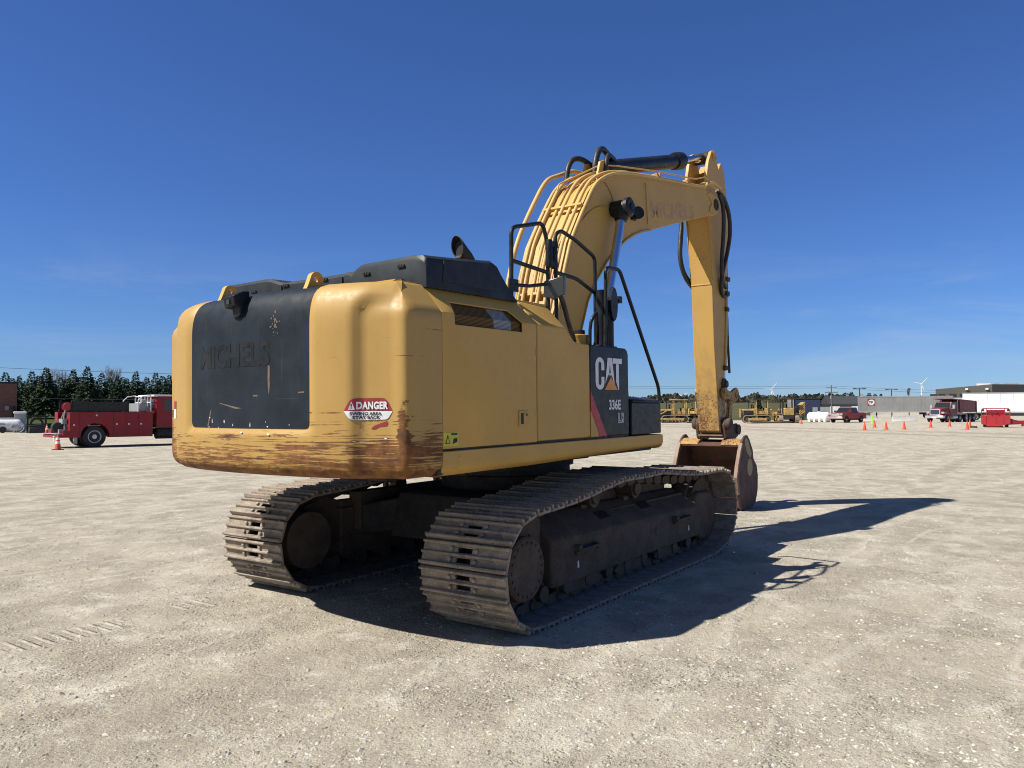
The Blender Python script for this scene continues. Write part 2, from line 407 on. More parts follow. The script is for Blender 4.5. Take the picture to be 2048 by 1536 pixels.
SKYTINT = (.54, .825, 1.41)
def world():
    w = bpy.data.worlds.new('World'); scene.world = w; w.use_nodes = True
    t = w.node_tree; bg = t.nodes['Background']
    sk = t.nodes.new('ShaderNodeTexSky'); sk.sky_type = 'NISHITA'; sk.sun_disc = False
    sk.sun_elevation = SEL; sk.sun_rotation = PI / 2 - SAZ; sk.altitude = 250; sk.air_density = 1.0; sk.dust_density = .0; sk.ozone_density = 3.0
    # a few faint high streaks of cirrus low in the sky
    tc = t.nodes.new('ShaderNodeTexCoord'); mp = t.nodes.new('ShaderNodeMapping'); mp.inputs['Scale'].default_value = (1.6, 1.6, 9); mp.inputs['Rotation'].default_value = (0.12, .05, 0)
    t.links.new(tc.outputs['Generated'], mp.inputs['Vector'])
    nz = t.nodes.new('ShaderNodeTexNoise'); nz.inputs['Scale'].default_value = 2.1; nz.inputs['Detail'].default_value = 7; nz.inputs['Roughness'].default_value = .62; nz.inputs['Distortion'].default_value = .5
    t.links.new(mp.outputs[0], nz.inputs['Vector'])
    mr = t.nodes.new('ShaderNodeMapRange'); mr.interpolation_type = 'SMOOTHSTEP'; mr.inputs[1].default_value = .50; mr.inputs[2].default_value = .78; mr.inputs[4].default_value = .24
    t.links.new(nz.outputs['Fac'], mr.inputs[0])
    sp = t.nodes.new('ShaderNodeSeparateXYZ'); t.links.new(tc.outputs['Generated'], sp.inputs[0])
    el = t.nodes.new('ShaderNodeMapRange'); el.interpolation_type = 'SMOOTHSTEP'; el.inputs[1].default_value = .24; el.inputs[2].default_value = .06
    t.links.new(sp.outputs[2], el.inputs[0])
    mu = t.nodes.new('ShaderNodeMath'); mu.operation = 'MULTIPLY'; t.links.new(mr.outputs[0], mu.inputs[0]); t.links.new(el.outputs[0], mu.inputs[1])
    # dome tinted whiter towards the sun, mostly unseen, to cut blue ambient light
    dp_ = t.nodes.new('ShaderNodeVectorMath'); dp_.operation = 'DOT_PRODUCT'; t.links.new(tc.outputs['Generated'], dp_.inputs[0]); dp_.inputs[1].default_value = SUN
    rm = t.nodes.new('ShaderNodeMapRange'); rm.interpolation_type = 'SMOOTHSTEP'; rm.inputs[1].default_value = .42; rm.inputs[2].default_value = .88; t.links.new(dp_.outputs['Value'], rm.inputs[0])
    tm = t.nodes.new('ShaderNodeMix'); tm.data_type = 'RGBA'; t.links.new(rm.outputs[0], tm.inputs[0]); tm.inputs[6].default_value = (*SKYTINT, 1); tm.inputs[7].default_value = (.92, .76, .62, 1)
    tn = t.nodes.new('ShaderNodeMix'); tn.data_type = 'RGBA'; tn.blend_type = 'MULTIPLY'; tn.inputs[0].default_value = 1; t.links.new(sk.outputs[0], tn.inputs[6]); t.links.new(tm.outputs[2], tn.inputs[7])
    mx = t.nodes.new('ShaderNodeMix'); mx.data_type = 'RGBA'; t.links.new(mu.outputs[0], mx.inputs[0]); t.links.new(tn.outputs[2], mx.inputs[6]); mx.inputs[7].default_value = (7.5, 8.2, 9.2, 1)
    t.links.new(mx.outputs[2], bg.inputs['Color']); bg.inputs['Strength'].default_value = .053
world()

# ------------------------------------------------------------------ camera
cd = bpy.data.cameras.new('camera'); cam = bpy.data.objects.new('camera', cd); COL.objects.link(cam); scene.camera = cam
cd.sensor_width = 36; cd.lens = FPX / 2048 * 36; cd.clip_start = .05; cd.clip_end = 12000
f = Vector((math.cos(YAW) * math.cos(PITCH), math.sin(YAW) * math.cos(PITCH), math.sin(PITCH)))
r = Vector((math.sin(YAW), -math.cos(YAW), 0)); u = r.cross(f)
r2 = r * math.cos(ROLL) + u * math.sin(ROLL); u2 = -r * math.sin(ROLL) + u * math.cos(ROLL)
cam.matrix_world = Matrix(((r2.x, u2.x, -f.x, CAM.x), (r2.y, u2.y, -f.y, CAM.y), (r2.z, u2.z, -f.z, CAM.z), (0, 0, 0, 1)))
vs = scene.view_settings; vs.view_transform = 'Standard'; vs.look = 'None'; vs.exposure = .5; vs.gamma = 1; vs.use_curve_mapping = False
scene.render.film_transparent = False
scene.cycles.use_denoising = True
scene.cycles.max_bounces = 6
scene.cycles.filter_width = 1.05

# ================================================================== excavator
def excavator():
    X = empty('excavator', 'large yellow crawler excavator parked in the middle of the gravel yard', 'excavator')
    X.rotation_euler = (0, -TILT, 0)
    S = dict(parent=X, rotz=SLEW)
    YO, YI, GA = 1.732, .875, 1.3035

    # ---------------------------------------------------------------- running gear
    RP = .452                                     # shoe plate runs at this radius
    ctrl = []
    for k in range(0, 13):                        # sprocket half turn, bottom to top
        a = -PI / 2 - PI * k / 12; ctrl.append((-1.985 + RP * math.cos(a), .487 + RP * math.sin(a)))
    ctrl += [(-1.62, .955), (-1.24, .985), (-.86, 1.04), (-.47, 1.085), (-.05, 1.078), (.40, 1.088), (.72, 1.05), (1.08, 1.015), (1.5, .99), (1.85, .995)]
    for k in range(1, 13):                        # idler, top to bottom
        a = PI / 2 - PI * .86 * k / 12; ctrl.append((2.06 + RP * math.cos(a), .545 + RP * math.sin(a)))
    ctrl += [(2.02, .068), (1.84, .042), (1.6, .035)]
    for k in range(1, 10): ctrl.append((1.6 - 3.585 * k / 10, .035))
    # closed even spacing
    P = [Vector((x, 0, z)) for x, z in ctrl]
    L = [0.0]
    for i in range(len(P)): L.append(L[-1] + (P[(i + 1) % len(P)] - P[i]).length)
    def on(s):
        s %= L[-1]
        for i in range(len(P)):
            if s <= L[i + 1]:
                k = (s - L[i]) / (L[i + 1] - L[i]); return P[i].lerp(P[(i + 1) % len(P)], k)
    NS = 51; pitch = L[-1] / NS
    W = YO - YI
    def shoe_mesh():
        b = MB(); h = pitch / 2; g = .012
        for y0, y1 in ((-W / 2, -.12), (.12, W / 2)): b.box2((-h + .006, y0, -g), (h - .006, y1, g))
        for xa, xb in ((-h + .006, -.060), (-.020, .020), (.060, h - .006)): b.box2((xa, -.12, -g), (xb, .12, g))
        for xa, xb in ((-.060, -.020), (.020, .060)):
            b.box2((xa, -.12, -g), (xb, -.072, g)); b.box2((xa, .072, -g), (xb, .12, g))
        for x, w, hh in ((-h + .022, .026, .048), (0.0, .022, .036), (h - .022, .022, .036)):
            for y0, y1 in ((-W / 2, W / 2),):
                b.loft([[(x - w / 2 - .006, y, g - .002), (x + w / 2 + .006, y, g - .002), (x + w / 2 - .003, y, hh), (x - w / 2 + .003, y, hh)] for y in (y0, y1)])
        for x in (-.042, .042):
            for y in (-.125, .125): b.cyl((x, y, g), (x, y, g + .022), .019, n=6)
        return b
    def link_mesh():
        b = MB(); h = pitch / 2
        for y in (-.105, .105):
            b.prism([(-h + .01, -.035), (h - .05, -.02), (h - .02, -.10), (-h + .05, -.125), (-h - .02, -.10)], 'y', y - .028, y + .028)
            b.cyl((h, y - .04, -.075), (h, y + .04, -.075), .038, n=10)
        b.cyl((h, -.14, -.075), (h, .14, -.075), .026, n=8)
        return b
    shoe0 = link0 = None
    for s in (-1, 1):
        tr = bpy.data.objects.new('crawler_track', None); COL.objects.link(tr); tr.parent = X; tr.location = (0, s * GA, 0)
        for i in range(NS):
            a, c, e = on(i * pitch - pitch / 2), on(i * pitch), on(i * pitch + pitch / 2)
            d = (e - a).normalized(); q = (a + e) / 2
            up = Vector((d.z, 0, -d.x)); mtx = Matrix(((-d.x, 0, up.x, q.x), (0, -1, 0, 0), (-d.z, 0, up.z, q.z), (0, 0, 0, 1)))
            # outward side of the loop
            mtx = Matrix(((d.x, 0, up.x, q.x), (0, 1, 0, 0), (d.z, 0, up.z, q.z), (0, 0, 0, 1)))
            if (q - Vector((0, 0, .5))).dot(up) < 0 and abs(q.x) < 1.9:
                up = -up
            up = up if ((q - Vector((max(-1.98, min(2.06, q.x)), 0, .52))).dot(up) > 0) else -up
            xx = Vector((up.z, 0, -up.x)); mtx = Matrix(((xx.x, 0, up.x, q.x), (0, 1, 0, 0), (xx.z, 0, up.z, q.z), (0, 0, 0, 1)))
            for kind in (0, 1):
                if kind == 0:
                    if shoe0 is None: o = shoe0 = shoe_mesh().build('track_shoe', M['shoe'], tr, bevel=.004, seg=1)
                    else: o = shoe0.copy(); COL.objects.link(o); o.parent = tr
                else:
                    if link0 is None: o = link0 = link_mesh().build('track_link', M['link'], tr)
                    else: o = link0.copy(); COL.objects.link(o); o.parent = tr
                o.matrix_local = mtx
        # roller frame
        fr = MB(); o_ = s * 1.0
        def Y(v): return s * v
        # side beam with its sloping top, seen from the outside
        ring = lambda x, zt, zb, yo: [(x, Y(1.12), zb), (x, Y(yo), zb), (x, Y(yo), zt), (x, Y(yo - .03), zt + .03), (x, Y(1.22), zt + .20), (x, Y(1.12), zt + .20)]
        fr.loft([ring(-1.46, .62, .22, 1.50), ring(-1.40, .62, .22, 1.53), ring(.3, .60, .235, 1.53), ring(1.72, .585, .24, 1.53), ring(1.74, .57, .25, 1.52)])
        fr.box2((-1.5, Y(1.08), .30), (1.9, Y(1.34), .74)); fr.box2((-1.30, Y(1.0), .50), (1.60, Y(1.17), .90))
        # motor housing web behind the sprocket
        fr.prism([(-1.46, .22), (-1.46, .82), (-1.62, .88), (-1.9, .80), (-1.9, .72), (-1.62, .70), (-1.56, .3)], 'y', Y(1.16), Y(1.40))
        f = fr.build('track_frame', M['frame'], X, bevel=.012)
        g = MB(); g.prism([(1.74, .24), (1.74, .69), (1.82, .74), (2.22, .72), (2.36, .62), (2.38, .32), (2.20, .16), (1.95, .15)], 'y', Y(1.50), Y(1.26)); g.build('idler_guard', M['frame'], f, bevel=.03)
        for x in (-.32, .60):
            h = MB(); h.box((x, Y(1.375), .706), (.20, .10, .03), Matrix.Rotation(s * R(-33), 3, 'X')); h.build('frame_opening', M['black'], f)
        h = MB(); h.box((.62, Y(1.53), .44), (.085, .012, .085)); h.build('frame_opening', M['black'], f)
        for x in (-.93, 1.2):
            h = MB(); h.box((x, Y(1.565), .505), (.38, .07, .022)); h.box((x + .02, Y(1.55), .485), (.40, .03, .05)); h.box((x - .17, Y(1.56), .52), (.05, .07, .06)); h.box((x + .17, Y(1.56), .50), (.05, .07, .05))
            h.build('step_bracket', M['frame'], f, bevel=.004)
        for x in (-1.05, 1.45):
            h = MB(); h.prism([(x - .012, .335), (x + .016, .335), (x + .014, .37), (x + .004, .40), (x - .010, .385)], 'y', Y(1.531), Y(1.534)); h.build('paint_mark', M['white'], f, ang=0)
        for k in range(9):
            x = -1.56 + k * .385; ro = MB()
            for yy in (1.16, 1.37): ro.lathe((x, Y(yy), .19), (0, s, 0), [(0, .06), (0, .085), (.04, .085), (.05, .105), (.075, .105), (.075, .05)], 18)
            ro.cyl((x, Y(1.1), .19), (x, Y(1.5), .19), .07, n=14); ro.build('track_roller', M['link'], f, ang=30)
        gd = MB()
        for x in (-.85, .05, .95):
            gd.prism([(x - .33, .16), (x - .22, .24), (x + .22, .24), (x + .33, .16), (x + .25, .11), (x - .25, .11)], 'y', Y(1.46), Y(1.49)); gd.box2((x - .30, Y(1.40), .17), (x + .30, Y(1.465), .225))
        gd.build('track_guide', M['frame'], f, bevel=.008)
        for x in (-.47, .42):
            cr = MB(); cr.lathe((x, Y(1.18), .905), (0, s, 0), [(0, .05), (0, .088), (.14, .088), (.15, .105), (.20, .105), (.20, .075), (.225, .07), (.225, .02)], 20)
            cr.box2((x - .05, Y(1.14), .62), (x + .05, Y(1.26), .90))
            cr.build('carrier_roller', M['link'], f, ang=30)
        sp = MB(); c = (-1.985, Y(1.22), .487)
        pr = []
        for k in range(46):
            a = 2 * PI * k / 46; rr = .36 if k % 2 else .33; pr.append((c[0] + rr * math.cos(a), c[2] + rr * math.sin(a)))
        sp.prism(pr, 'y', Y(1.27), Y(1.34)); sp.build('sprocket', M['link'], f)
        fd = MB(); fd.lathe((-1.985, Y(1.0), .487), (0, s, 0), [(0, .28), (.30, .28), (.36, .30), (.50, .30), (.51, .262), (.60, .262), (.615, .245), (.615, .02)], 36)
        for k in range(20):
            a = 2 * PI * k / 20; fd.cyl((-1.985 + .215 * math.cos(a), Y(1.612), .487 + .215 * math.sin(a)), (-1.985 + .215 * math.cos(a), Y(1.626), .487 + .215 * math.sin(a)), .014, n=6)
        fd.build('final_drive_cover', M['frame'], f, ang=25)
        idl = MB(); idl.lathe((2.06, Y(1.16), .545), (0, s, 0), [(0, .22), (0, .34), (.06, .34), (.07, .375), (.21, .375), (.22, .34), (.28, .34), (.28, .12), (.30, .12), (.30, .02)], 36); idl.build('idler_wheel', M['frame'], f, ang=25)
    cf = MB()
    cf.prism([(-1.25, .46), (1.25, .46), (1.1, .90), (-1.1, .90)], 'y', -.62, .62)
    for sx in (-1, 1):
        for sy in (-1, 1):
            cf.loft([[(sx * .45, sy * .55, .52), (sx * 1.05, sy * .45, .52), (sx * 1.05, sy * .45, .88), (sx * .45, sy * .55, .88)], [(sx * .85, sy * 1.2, .42), (sx * 1.35, sy * 1.2, .42), (sx * 1.35, sy * 1.2, .72), (sx * .85, sy * 1.2, .72)]])
    cf.build('undercarriage_frame', M['dark'], X, bevel=.02)
    sb = MB(); sb.lathe((0, 0, .88), (0, 0, 1), [(0, .66), (.05, .74), (.18, .74), (.19, .70), (.27, .70), (.27, .74), (.36, .74)], 40); sb.build('swing_bearing', M['dark'], X, ang=30)

    # ---------------------------------------------------------------- deck and side sills
    dk = MB(); dk.box2((-2.86, -1.38, 1.30), (.80, 1.38, 1.47)); dk.box2((-2.6, -.7, 1.20), (.6, -.45, 1.31)); dk.box2((-2.6, .45, 1.20), (.6, .7, 1.31)); dk.box2((-1.9, -.95, 1.2), (-1.2, -.5, 1.31))
    dk.build('main_deck', M['dark'], **S)
    for s in (-1, 1):
        sl_ = MB(); n = 10; prof = [(-.0, 1.474), (0, 1.40), (0, 1.37), (-.015, 1.325), (-.05, 1.295), (-.11, 1.283), (-.16, 1.283), (-.16, 1.474)]
        rings = []
        for x, k, dz in ((-2.81, 1, 0), (-1.5, 1, .004), (-.3, 1, .028), (.74, 1, .048), (.82, 1, .058), (.862, .8, .075), (.884, .45, .10)):
            rings.append([(x, s * (1.495 + dy - (.03 if k < .5 else 0)), (1.474 - (1.474 - z) * (1 if k == 1 else k) + (0 if k == 1 else -.012)) + (dz * (1.474 - z) / .19 if k == 1 else 0)) for dy, z in prof])
        sl_.loft(rings); sl_.build('side_sill', M['sill'], bevel=.006, ang=40, **S)

    # ---------------------------------------------------------------- counterweight
    half = [(-2.812, 1.492), (-3.00, 1.492), (-3.10, 1.488), (-3.165, 1.468), (-3.205, 1.425), (-3.236, 1.38), (-3.275, 1.28), (-3.315, 1.18), (-3.350, 1.09), (-3.375, 1.02), (-3.405, .92), (-3.44, .76), (-3.47, .5), (-3.49, .25), (-3.497, 0)]
    pl = [Vector((x, y, 0)) for x, y in half] + [Vector((x, -y, 0)) for x, y in reversed(half[:-1])]
    dense = []
    for i in range(len(pl) - 1):
        p0, p1, p2, p3 = pl[max(i - 1, 0)], pl[i], pl[i + 1], pl[min(i + 2, len(pl) - 1)]
        k = max(2, int((p2 - p1).length / .028))
        for j in range(k):
            t = j / k
            dense.append(.5 * ((2 * p1) + (p2 - p0) * t + (2 * p0 - 5 * p1 + 4 * p2 - p3) * t * t + (3 * p1 - p0 - 3 * p2 + p3) * t ** 3))
    dense.append(pl[-1])
    nrm = []
    for i, p in enumerate(dense):
        d = (dense[min(i + 1, len(dense) - 1)] - dense[max(i - 1, 0)]).normalized(); nrm.append(Vector((-d.y, d.x, 0)))
    if nrm[len(nrm) // 2].x < 0: nrm = [-q for q in nrm]          # pointing inwards
    # inset and height, from the underside up and over
    prof = [(.55, 1.285), (.22, 1.285), (.12, 1.29), (.07, 1.302), (.035, 1.325), (.013, 1.36), (.003, 1.40), (0, 1.45)]
    prof += [(0, 1.45 + .028 * k) for k in range(1, 34)]
    prof += [(.001, 2.42), (.003, 2.46), (.008, 2.50), (.017, 2.54), (.032, 2.58), (.055, 2.617), (.085, 2.647), (.125, 2.671), (.18, 2.688), (.26, 2.700), (.36, 2.708), (.47, 2.713), (.56, 2.715)]
    PZ0 = 1.64
    prof = [(d, z if z < 2.38 else 2.38 + (z - 2.38) * 1.10) for d, z in prof]
    def recess(y, z, d):
        """pressed-in field behind the black panel"""
        e = min(.755 + .02 - abs(y), z - PZ0 + .02)
        a = abs(y); u, v = a - 1.085, 2.63 - z; rr = .17
        q = rr - math.hypot(rr - u, rr - v) if (u < rr and v < rr) else min(u, v)
        lobe = .046 * sstep(0, .10, q) * (1 - sstep(1.37, 1.48, a)) if a > 1.05 else 0
        return .03 * sstep(-.012, .034, e) + lobe
    def side_k(i): return sstep(1.15, 1.42, abs(dense[i].y))
    cw = MB(); rings = []
    for d, z in prof:
        ring = []
        for i, p in enumerate(dense):
            k = side_k(i)
            if z > 2.38: dd = d * (1 - k) + k * (max(0, (z - 2.497)) * .90 + (max(0, d - .20)))
            else: dd = d
            ins = recess(p.y, z, d) if abs(p.y) < 1.485 else 0
            q = p + nrm[i] * (dd + ins)
            # the tops of both flanks drop to the hood's chamfer
            ring.append((q.x, q.y, z))
        rings.append(ring)
    cw.loft(rings, cap=False, close=False)
    # front closing wall
    cw.face([(-2.84, -1.47, 1.285), (-2.84, 1.47, 1.285), (-2.84, 1.47, 2.45), (-2.84, 1.25, 2.70), (-2.84, -1.25, 2.70), (-2.84, -1.47, 2.45)])
    cwo = cw.build('counterweight', M['cw'], ang=60, **S)
    mid = [(p, nrm[i]) for i, p in enumerate(dense) if abs(p.y) < 1.5 and p.x < -3.0]
    mid.sort(key=lambda t: t[0].y)
    def surf(y, z, out=.004):
        """a point on the tail's outer face"""
        for i in range(len(mid) - 1):
            if mid[i][0].y <= y <= mid[i + 1][0].y:
                t = (y - mid[i][0].y) / (mid[i + 1][0].y - mid[i][0].y); p = mid[i][0].lerp(mid[i + 1][0], t); nn = mid[i][1].lerp(mid[i + 1][1], t).normalized(); break
        else: p, nn = mid[-1]
        dd = 0
        for (d0, z0), (d1, z1) in zip(prof[7:], prof[8:]):
            if z0 <= z <= z1: dd = d0 + (d1 - d0) * (z - z0) / (z1 - z0)
        return p + nn * (dd + recess(y, z, 0) - out) + Vector((0, 0, z))
    # black panel, rounded lower corners
    bp = MB(); rows = []
    zs = [z if z < 2.38 else 2.38 + (z - 2.38) * 1.10 for z in [PZ0 + .012, PZ0 + .018, PZ0 + .03, PZ0 + .045] + [PZ0 + .06 + .04 * k for k in range(18)] + [2.42, 2.45, 2.48, 2.505, 2.53, 2.555, 2.578, 2.6, 2.622, 2.64, 2.655, 2.668, 2.679, 2.688, 2.696]]
    for z in zs:
        w = .748 - (.045 - math.sqrt(max(0, .045 ** 2 - max(0, PZ0 + .057 - z) ** 2)))
        rows.append([surf(-w + 2 * w * k / 36, z, .006) for k in range(37)])
    bp.loft(rows, cap=False, close=False); bp.build('rear_panel', M['blk'], cwo, ang=60)
    text_mesh('MICHELS', .245, lambda a, b, c: surf(.60 - a, 2.135 + b, .0085 + c), 'faded_lettering', M['ghost'], cwo, sx=.985, bold=.008)
    # danger plate on the rear flank
    def dp(a, b, o=.004): return surf(-1.05 - a * .335, 1.715 + b * .155, o)
    pz = [(.0, .42), (.13, .88), (.20, .985), (.30, 1.0), (.72, 1.0), (.82, .985), (.88, .86), (1.0, .40)]
    lo = [(1.0, .40), (.95, .24), (.90, .08), (.84, .02), (.60, 0.), (.3, 0.), (.16, .02), (.10, .10), (.0, .42)]
    def patch(name, outline, mat, out, par):
        """a thin sheet laid on the curved tail, cut to the outline column by column"""
        b = MB(); xs = [p[0] for p in outline]; lo_, hi_ = min(xs) + 1e-4, max(xs) - 1e-4; cols = []
        for k in range(33):
            a = lo_ + (hi_ - lo_) * k / 32; zz = []
            for p, q in zip(outline, outline[1:] + outline[:1]):
                if min(p[0], q[0]) <= a <= max(p[0], q[0]) and abs(p[0] - q[0]) > 1e-6: zz.append(p[1] + (q[1] - p[1]) * (a - p[0]) / (q[0] - p[0]))
            cols.append([out(a, min(zz) + (max(zz) - min(zz)) * t / 4) for t in range(5)])
        b.loft(cols, cap=False, close=False); return b.build(name, mat, par, ang=60)
    patch('warning_decal', pz, M['maroon'], lambda a, b: dp(a, b, .004), cwo)
    patch('warning_decal', lo, M['white'], lambda a, b: dp(a, b, .004), cwo)
    text_mesh('DANGER', .070, lambda a, b, c: surf(-1.05 - .082 - a, 1.715 + .079 + b, .0095), 'decal_lettering', M['white'], cwo, sx=.72, bold=.003, space=1.08)
    text_mesh('SWING AREA', .030, lambda a, b, c: surf(-1.05 - .045 - a, 1.715 + .0345 + b, .0085), 'decal_lettering', M['black'], cwo, sx=1.16, bold=.0010)
    text_mesh('STAY BACK', .030, lambda a, b, c: surf(-1.05 - .062 - a, 1.715 + .0075 + b, .0085), 'decal_lettering', M['black'], cwo, sx=1.16, bold=.0010)
    tri = MB(); tri.face([dp(.10, .47, .0085), dp(.235, .47, .0085), dp(.167, .86, .0085)]); tri.build('warning_triangle', M['white'], cwo, ang=0)
    tri = MB(); tri.face([dp(.16, .57, .0105), dp(.175, .57, .0105), dp(.18, .74, .0105), dp(.155, .74, .0105)]); tri.face([dp(.16, .51, .0105), dp(.175, .51, .0105), dp(.175, .545, .0105), dp(.16, .545, .0105)]); tri.build('warning_triangle', M['black'], cwo, ang=0)
    # the same plate at the other corner, seen edge on
    for z0, z1, mt in ((1.80, 1.87, 'maroon'), (1.715, 1.80, 'white')):
        b = MB(); b.loft([[surf(1.10 + .3 * k / 8, z0, .004) for k in range(9)], [surf(1.10 + .3 * k / 8, z1, .004) for k in range(9)]], cap=False, close=False); b.build('warning_decal', M[mt], cwo)
    # torn remains of an older sticker, chips on the panel
    torn = [(.52, -.42), (.60, -.26), (.74, -.14), (.88, -.04), (.885, -.14), (.86, -.26), (.70, -.30), (.62, -.40)]
    patch('torn_sticker', torn, M['maroon'], lambda a, b: dp(a, b, .0035), cwo)
    b = MB(); rq = random.Random(5)
    for (yy, zz, w, h) in ((.40, 1.70, .010, .05), (.44, 1.73, .022, .012), (.22, 1.70, .016, .03), (.10, 1.675, .012, .03), (-.12, 1.675, .012, .05), (.45, 1.655, .012, .02), (.30, 1.65, .006, .02), (-.32, 1.665, .02, .014), (-.05, 1.62, .03, .012), (-.36, 1.61, .025, .02), (-.30, 1.70, .004, .012), (-.55, 1.68, .01, .01), (-1.33, 1.585, .02, .012), (-1.17, 1.56, .04, .008), (-1.12, 1.565, .03, .006)):
        w *= .6; h *= .5; n = 7; b.face([surf(yy + w * math.cos(2 * PI * k / n) * rq.uniform(.4, 1), zz + h * math.sin(2 * PI * k / n) * rq.uniform(.4, 1), .0085) for k in range(n)])
    b.build('paint_chip', M['white'], cwo, ang=0)
    b = MB()
    b.face([surf(-.335 + dx, zz, .0082) for dx, zz in ((-.012, 2.12), (.010, 2.13), (.012, 2.02), (.006, 1.93), (-.004, 1.90), (-.010, 1.96))])
    for pts in (((.43, 1.785), (.41, 1.80), (.46, 1.66), (.48, 1.66)), ((-.15, 1.905), (-.70, 1.925), (-.70, 1.915), (-.16, 1.893)), ((.30, 1.85), (.05, 1.815), (-.02, 1.805), (.06, 1.80), (.28, 1.842))):
        b.face([surf(yy, zz, .0082) for yy, zz in pts])
    for k in range(26):
        yy, zz = -.40 + rq.gauss(0, .022), 2.44 + rq.gauss(0, .05); s_ = rq.uniform(.003, .011)
        b.face([surf(yy + s_ * math.cos(q), zz + s_ * rq.uniform(.6, 1.6) * math.sin(q), .0082) for q in (0, 1.2, 2.4, 3.7, 5.)])
    b.build('rust_scar', plain('panel_rust', (.15, .095, .055), .8, 0, .5, 40), cwo, ang=0)
    # lifting eyes
    for y in (-.548, .548):
        e = MB(); out = [(-3.30, 2.70), (-3.285, 2.725)]; n = 14
        for k in range(n + 1):
            a = PI * .93 - PI * 1.0 * k / n; out.append((-3.195 + .062 * math.cos(a), 2.782 + .060 * math.sin(a)))
        out += [(-3.11, 2.70)]
        m_ = len(out); inner = [(-3.195 + .036 * math.cos(2 * PI * k / m_ + 3.4), 2.762 + .036 * math.sin(-2 * PI * k / m_ - 3.4) * -1) for k in range(m_)]
        inner = [(-3.195 + .030 * math.cos(math.atan2(z - 2.775, x + 3.195)), 2.782 + .030 * math.sin(math.atan2(z - 2.775, x + 3.195))) for x, z in out]
        q = lambda ps, yy: [(x, yy, z) for x, z in ps]
        e.loft([q(out, y - .022), q(out, y + .022), q(inner, y + .022), q(inner, y - .022)], cap=False, wrap=True)
        e.build('lifting_eye', M['yel'], cwo, ang=40)
    # rear camera housing
    c = MB(); c.loft([[(-3.545, .125, 2.66), (-3.545, -.01, 2.675), (-3.53, -.01, 2.60), (-3.53, .125, 2.585)], [(-3.46, .13, 2.715), (-3.46, -.02, 2.715), (-3.46, -.02, 2.585), (-3.46, .13, 2.58)], [(-3.39, .11, 2.725), (-3.39, 0, 2.725), (-3.39, 0, 2.60), (-3.39, .11, 2.60)]])
    c.loft([[(-3.49, .09, 2.60), (-3.49, -.02, 2.60), (-3.49, -.015, 2.53), (-3.49, .02, 2.51), (-3.49, .075, 2.52)], [(-3.40, .09, 2.60), (-3.40, -.02, 2.60), (-3.40, -.015, 2.53), (-3.40, .02, 2.51), (-3.40, .075, 2.52)]])
    co = c.build('rear_camera', M['satin'], cwo, bevel=.008)
    c = MB(); c.box((-3.539, .06, 2.63), (.014, .036, .036)); c.build('camera_lens', M['mirror'], cwo)

    # ---------------------------------------------------------------- engine house, right flank
    CY, CZ = -1.275, 2.722
    def cham(s_, x): return (x, -1.49 + (CY + 1.49) * s_, 2.50 + (CZ - 2.50) * s_)
    ed = MB(); q = lambda x, z: (x, -1.49, z)
    x0, x1 = -2.806, -1.584
    wl, wr = -2.655, -1.785; tl, trr = -2.60, -1.86; SW = .46
    ed.face([q(x0, 1.492), q(x1, 1.492), q(x1, 2.42), q(wr, 2.42), q(wl, 2.42), q(x0, 2.42)])
    ed.face([q(x0, 2.42), q(wl, 2.42), q(wl - .006, 2.50), q(x0, 2.50)]); ed.face([q(wr, 2.42), q(x1, 2.42), q(x1, 2.50), q(wr, 2.50)])
    ed.face([q(x0, 2.50), q(wl - .006, 2.50), cham(SW, tl), cham(SW, x0)]); ed.face([q(wr, 2.50), q(x1, 2.50), cham(SW, x1), cham(SW, trr)])
    ed.face([cham(SW, x0), cham(SW, tl), cham(SW, trr), cham(SW, x1), cham(1, x1), cham(1, x0)])
    ed.face([cham(1, x0), cham(1, x1), (x1, -.9, 2.74), (x0, -.9, 2.74)])
    bmesh.ops.remove_doubles(ed.b, verts=ed.b.verts, dist=.0005)
    edo = ed.build('engine_door', M['yel'], ang=12, **S)
    so_ = edo.modifiers.new('sheet', 'SOLIDIFY'); so_.thickness = .014; so_.offset = -1
    bv = edo.modifiers.new('edge', 'BEVEL'); bv.width = .012; bv.segments = 3; bv.limit_method = 'ANGLE'; bv.angle_limit = R(20)
    # mesh behind the opening
    t = NT('bronze_mesh'); v = t.coord(scale=(1, 1, 1)); x_, y_, z_ = t.xyz(v)
    wv = t.math('MULTIPLY', t.math('SINE', t.math('MULTIPLY', t.math('ADD', x_, t.math('MULTIPLY', z_, .9)), 330)), t.math('SINE', t.math('MULTIPLY', t.math('SUBTRACT', x_, t.math('MULTIPLY', z_, .9)), 330)))
    bz = t.mix(t.ramp(wv, -.1, .3), (.035, .020, .009), (.24, .145, .05)); gr = t.mix(t.ramp(wv, -.3, .3), (.07, .075, .08), (.40, .41, .42))
    k = t.math('MULTIPLY', t.ramp(x_, -2.145, -2.14), t.ramp(x_, -1.905, -1.91)); t.fin(t.mix(k, bz, gr), .8, 0., spec=.1)
    sc_ = MB(); sc_.face([(x0 + .06, -1.465, 2.38), (x1 - .03, -1.465, 2.38), (x1 - .03, -1.455, 2.50), (x1 - .03, -1.33, 2.63), (x0 + .06, -1.33, 2.63), (x0 + .06, -1.455, 2.50)]); sc_.build('window_screen', t.m, edo, ang=0)
    la = MB(); la.box2((-1.854, -1.492, 1.628), (-1.722, -1.499, 1.762)); la.build('door_latch', M['yel'], edo, bevel=.004)
    la = MB(); la.box2((-1.832, -1.4985, 1.650), (-1.80, -1.5015, 1.742)); la.build('latch_slot', M['black'], edo, bevel=0)
    la = MB(); la.box2((-1.797, -1.4985, 1.652), (-1.745, -1.506, 1.742)); la.build('latch_handle', M['yel'], edo, bevel=.004)
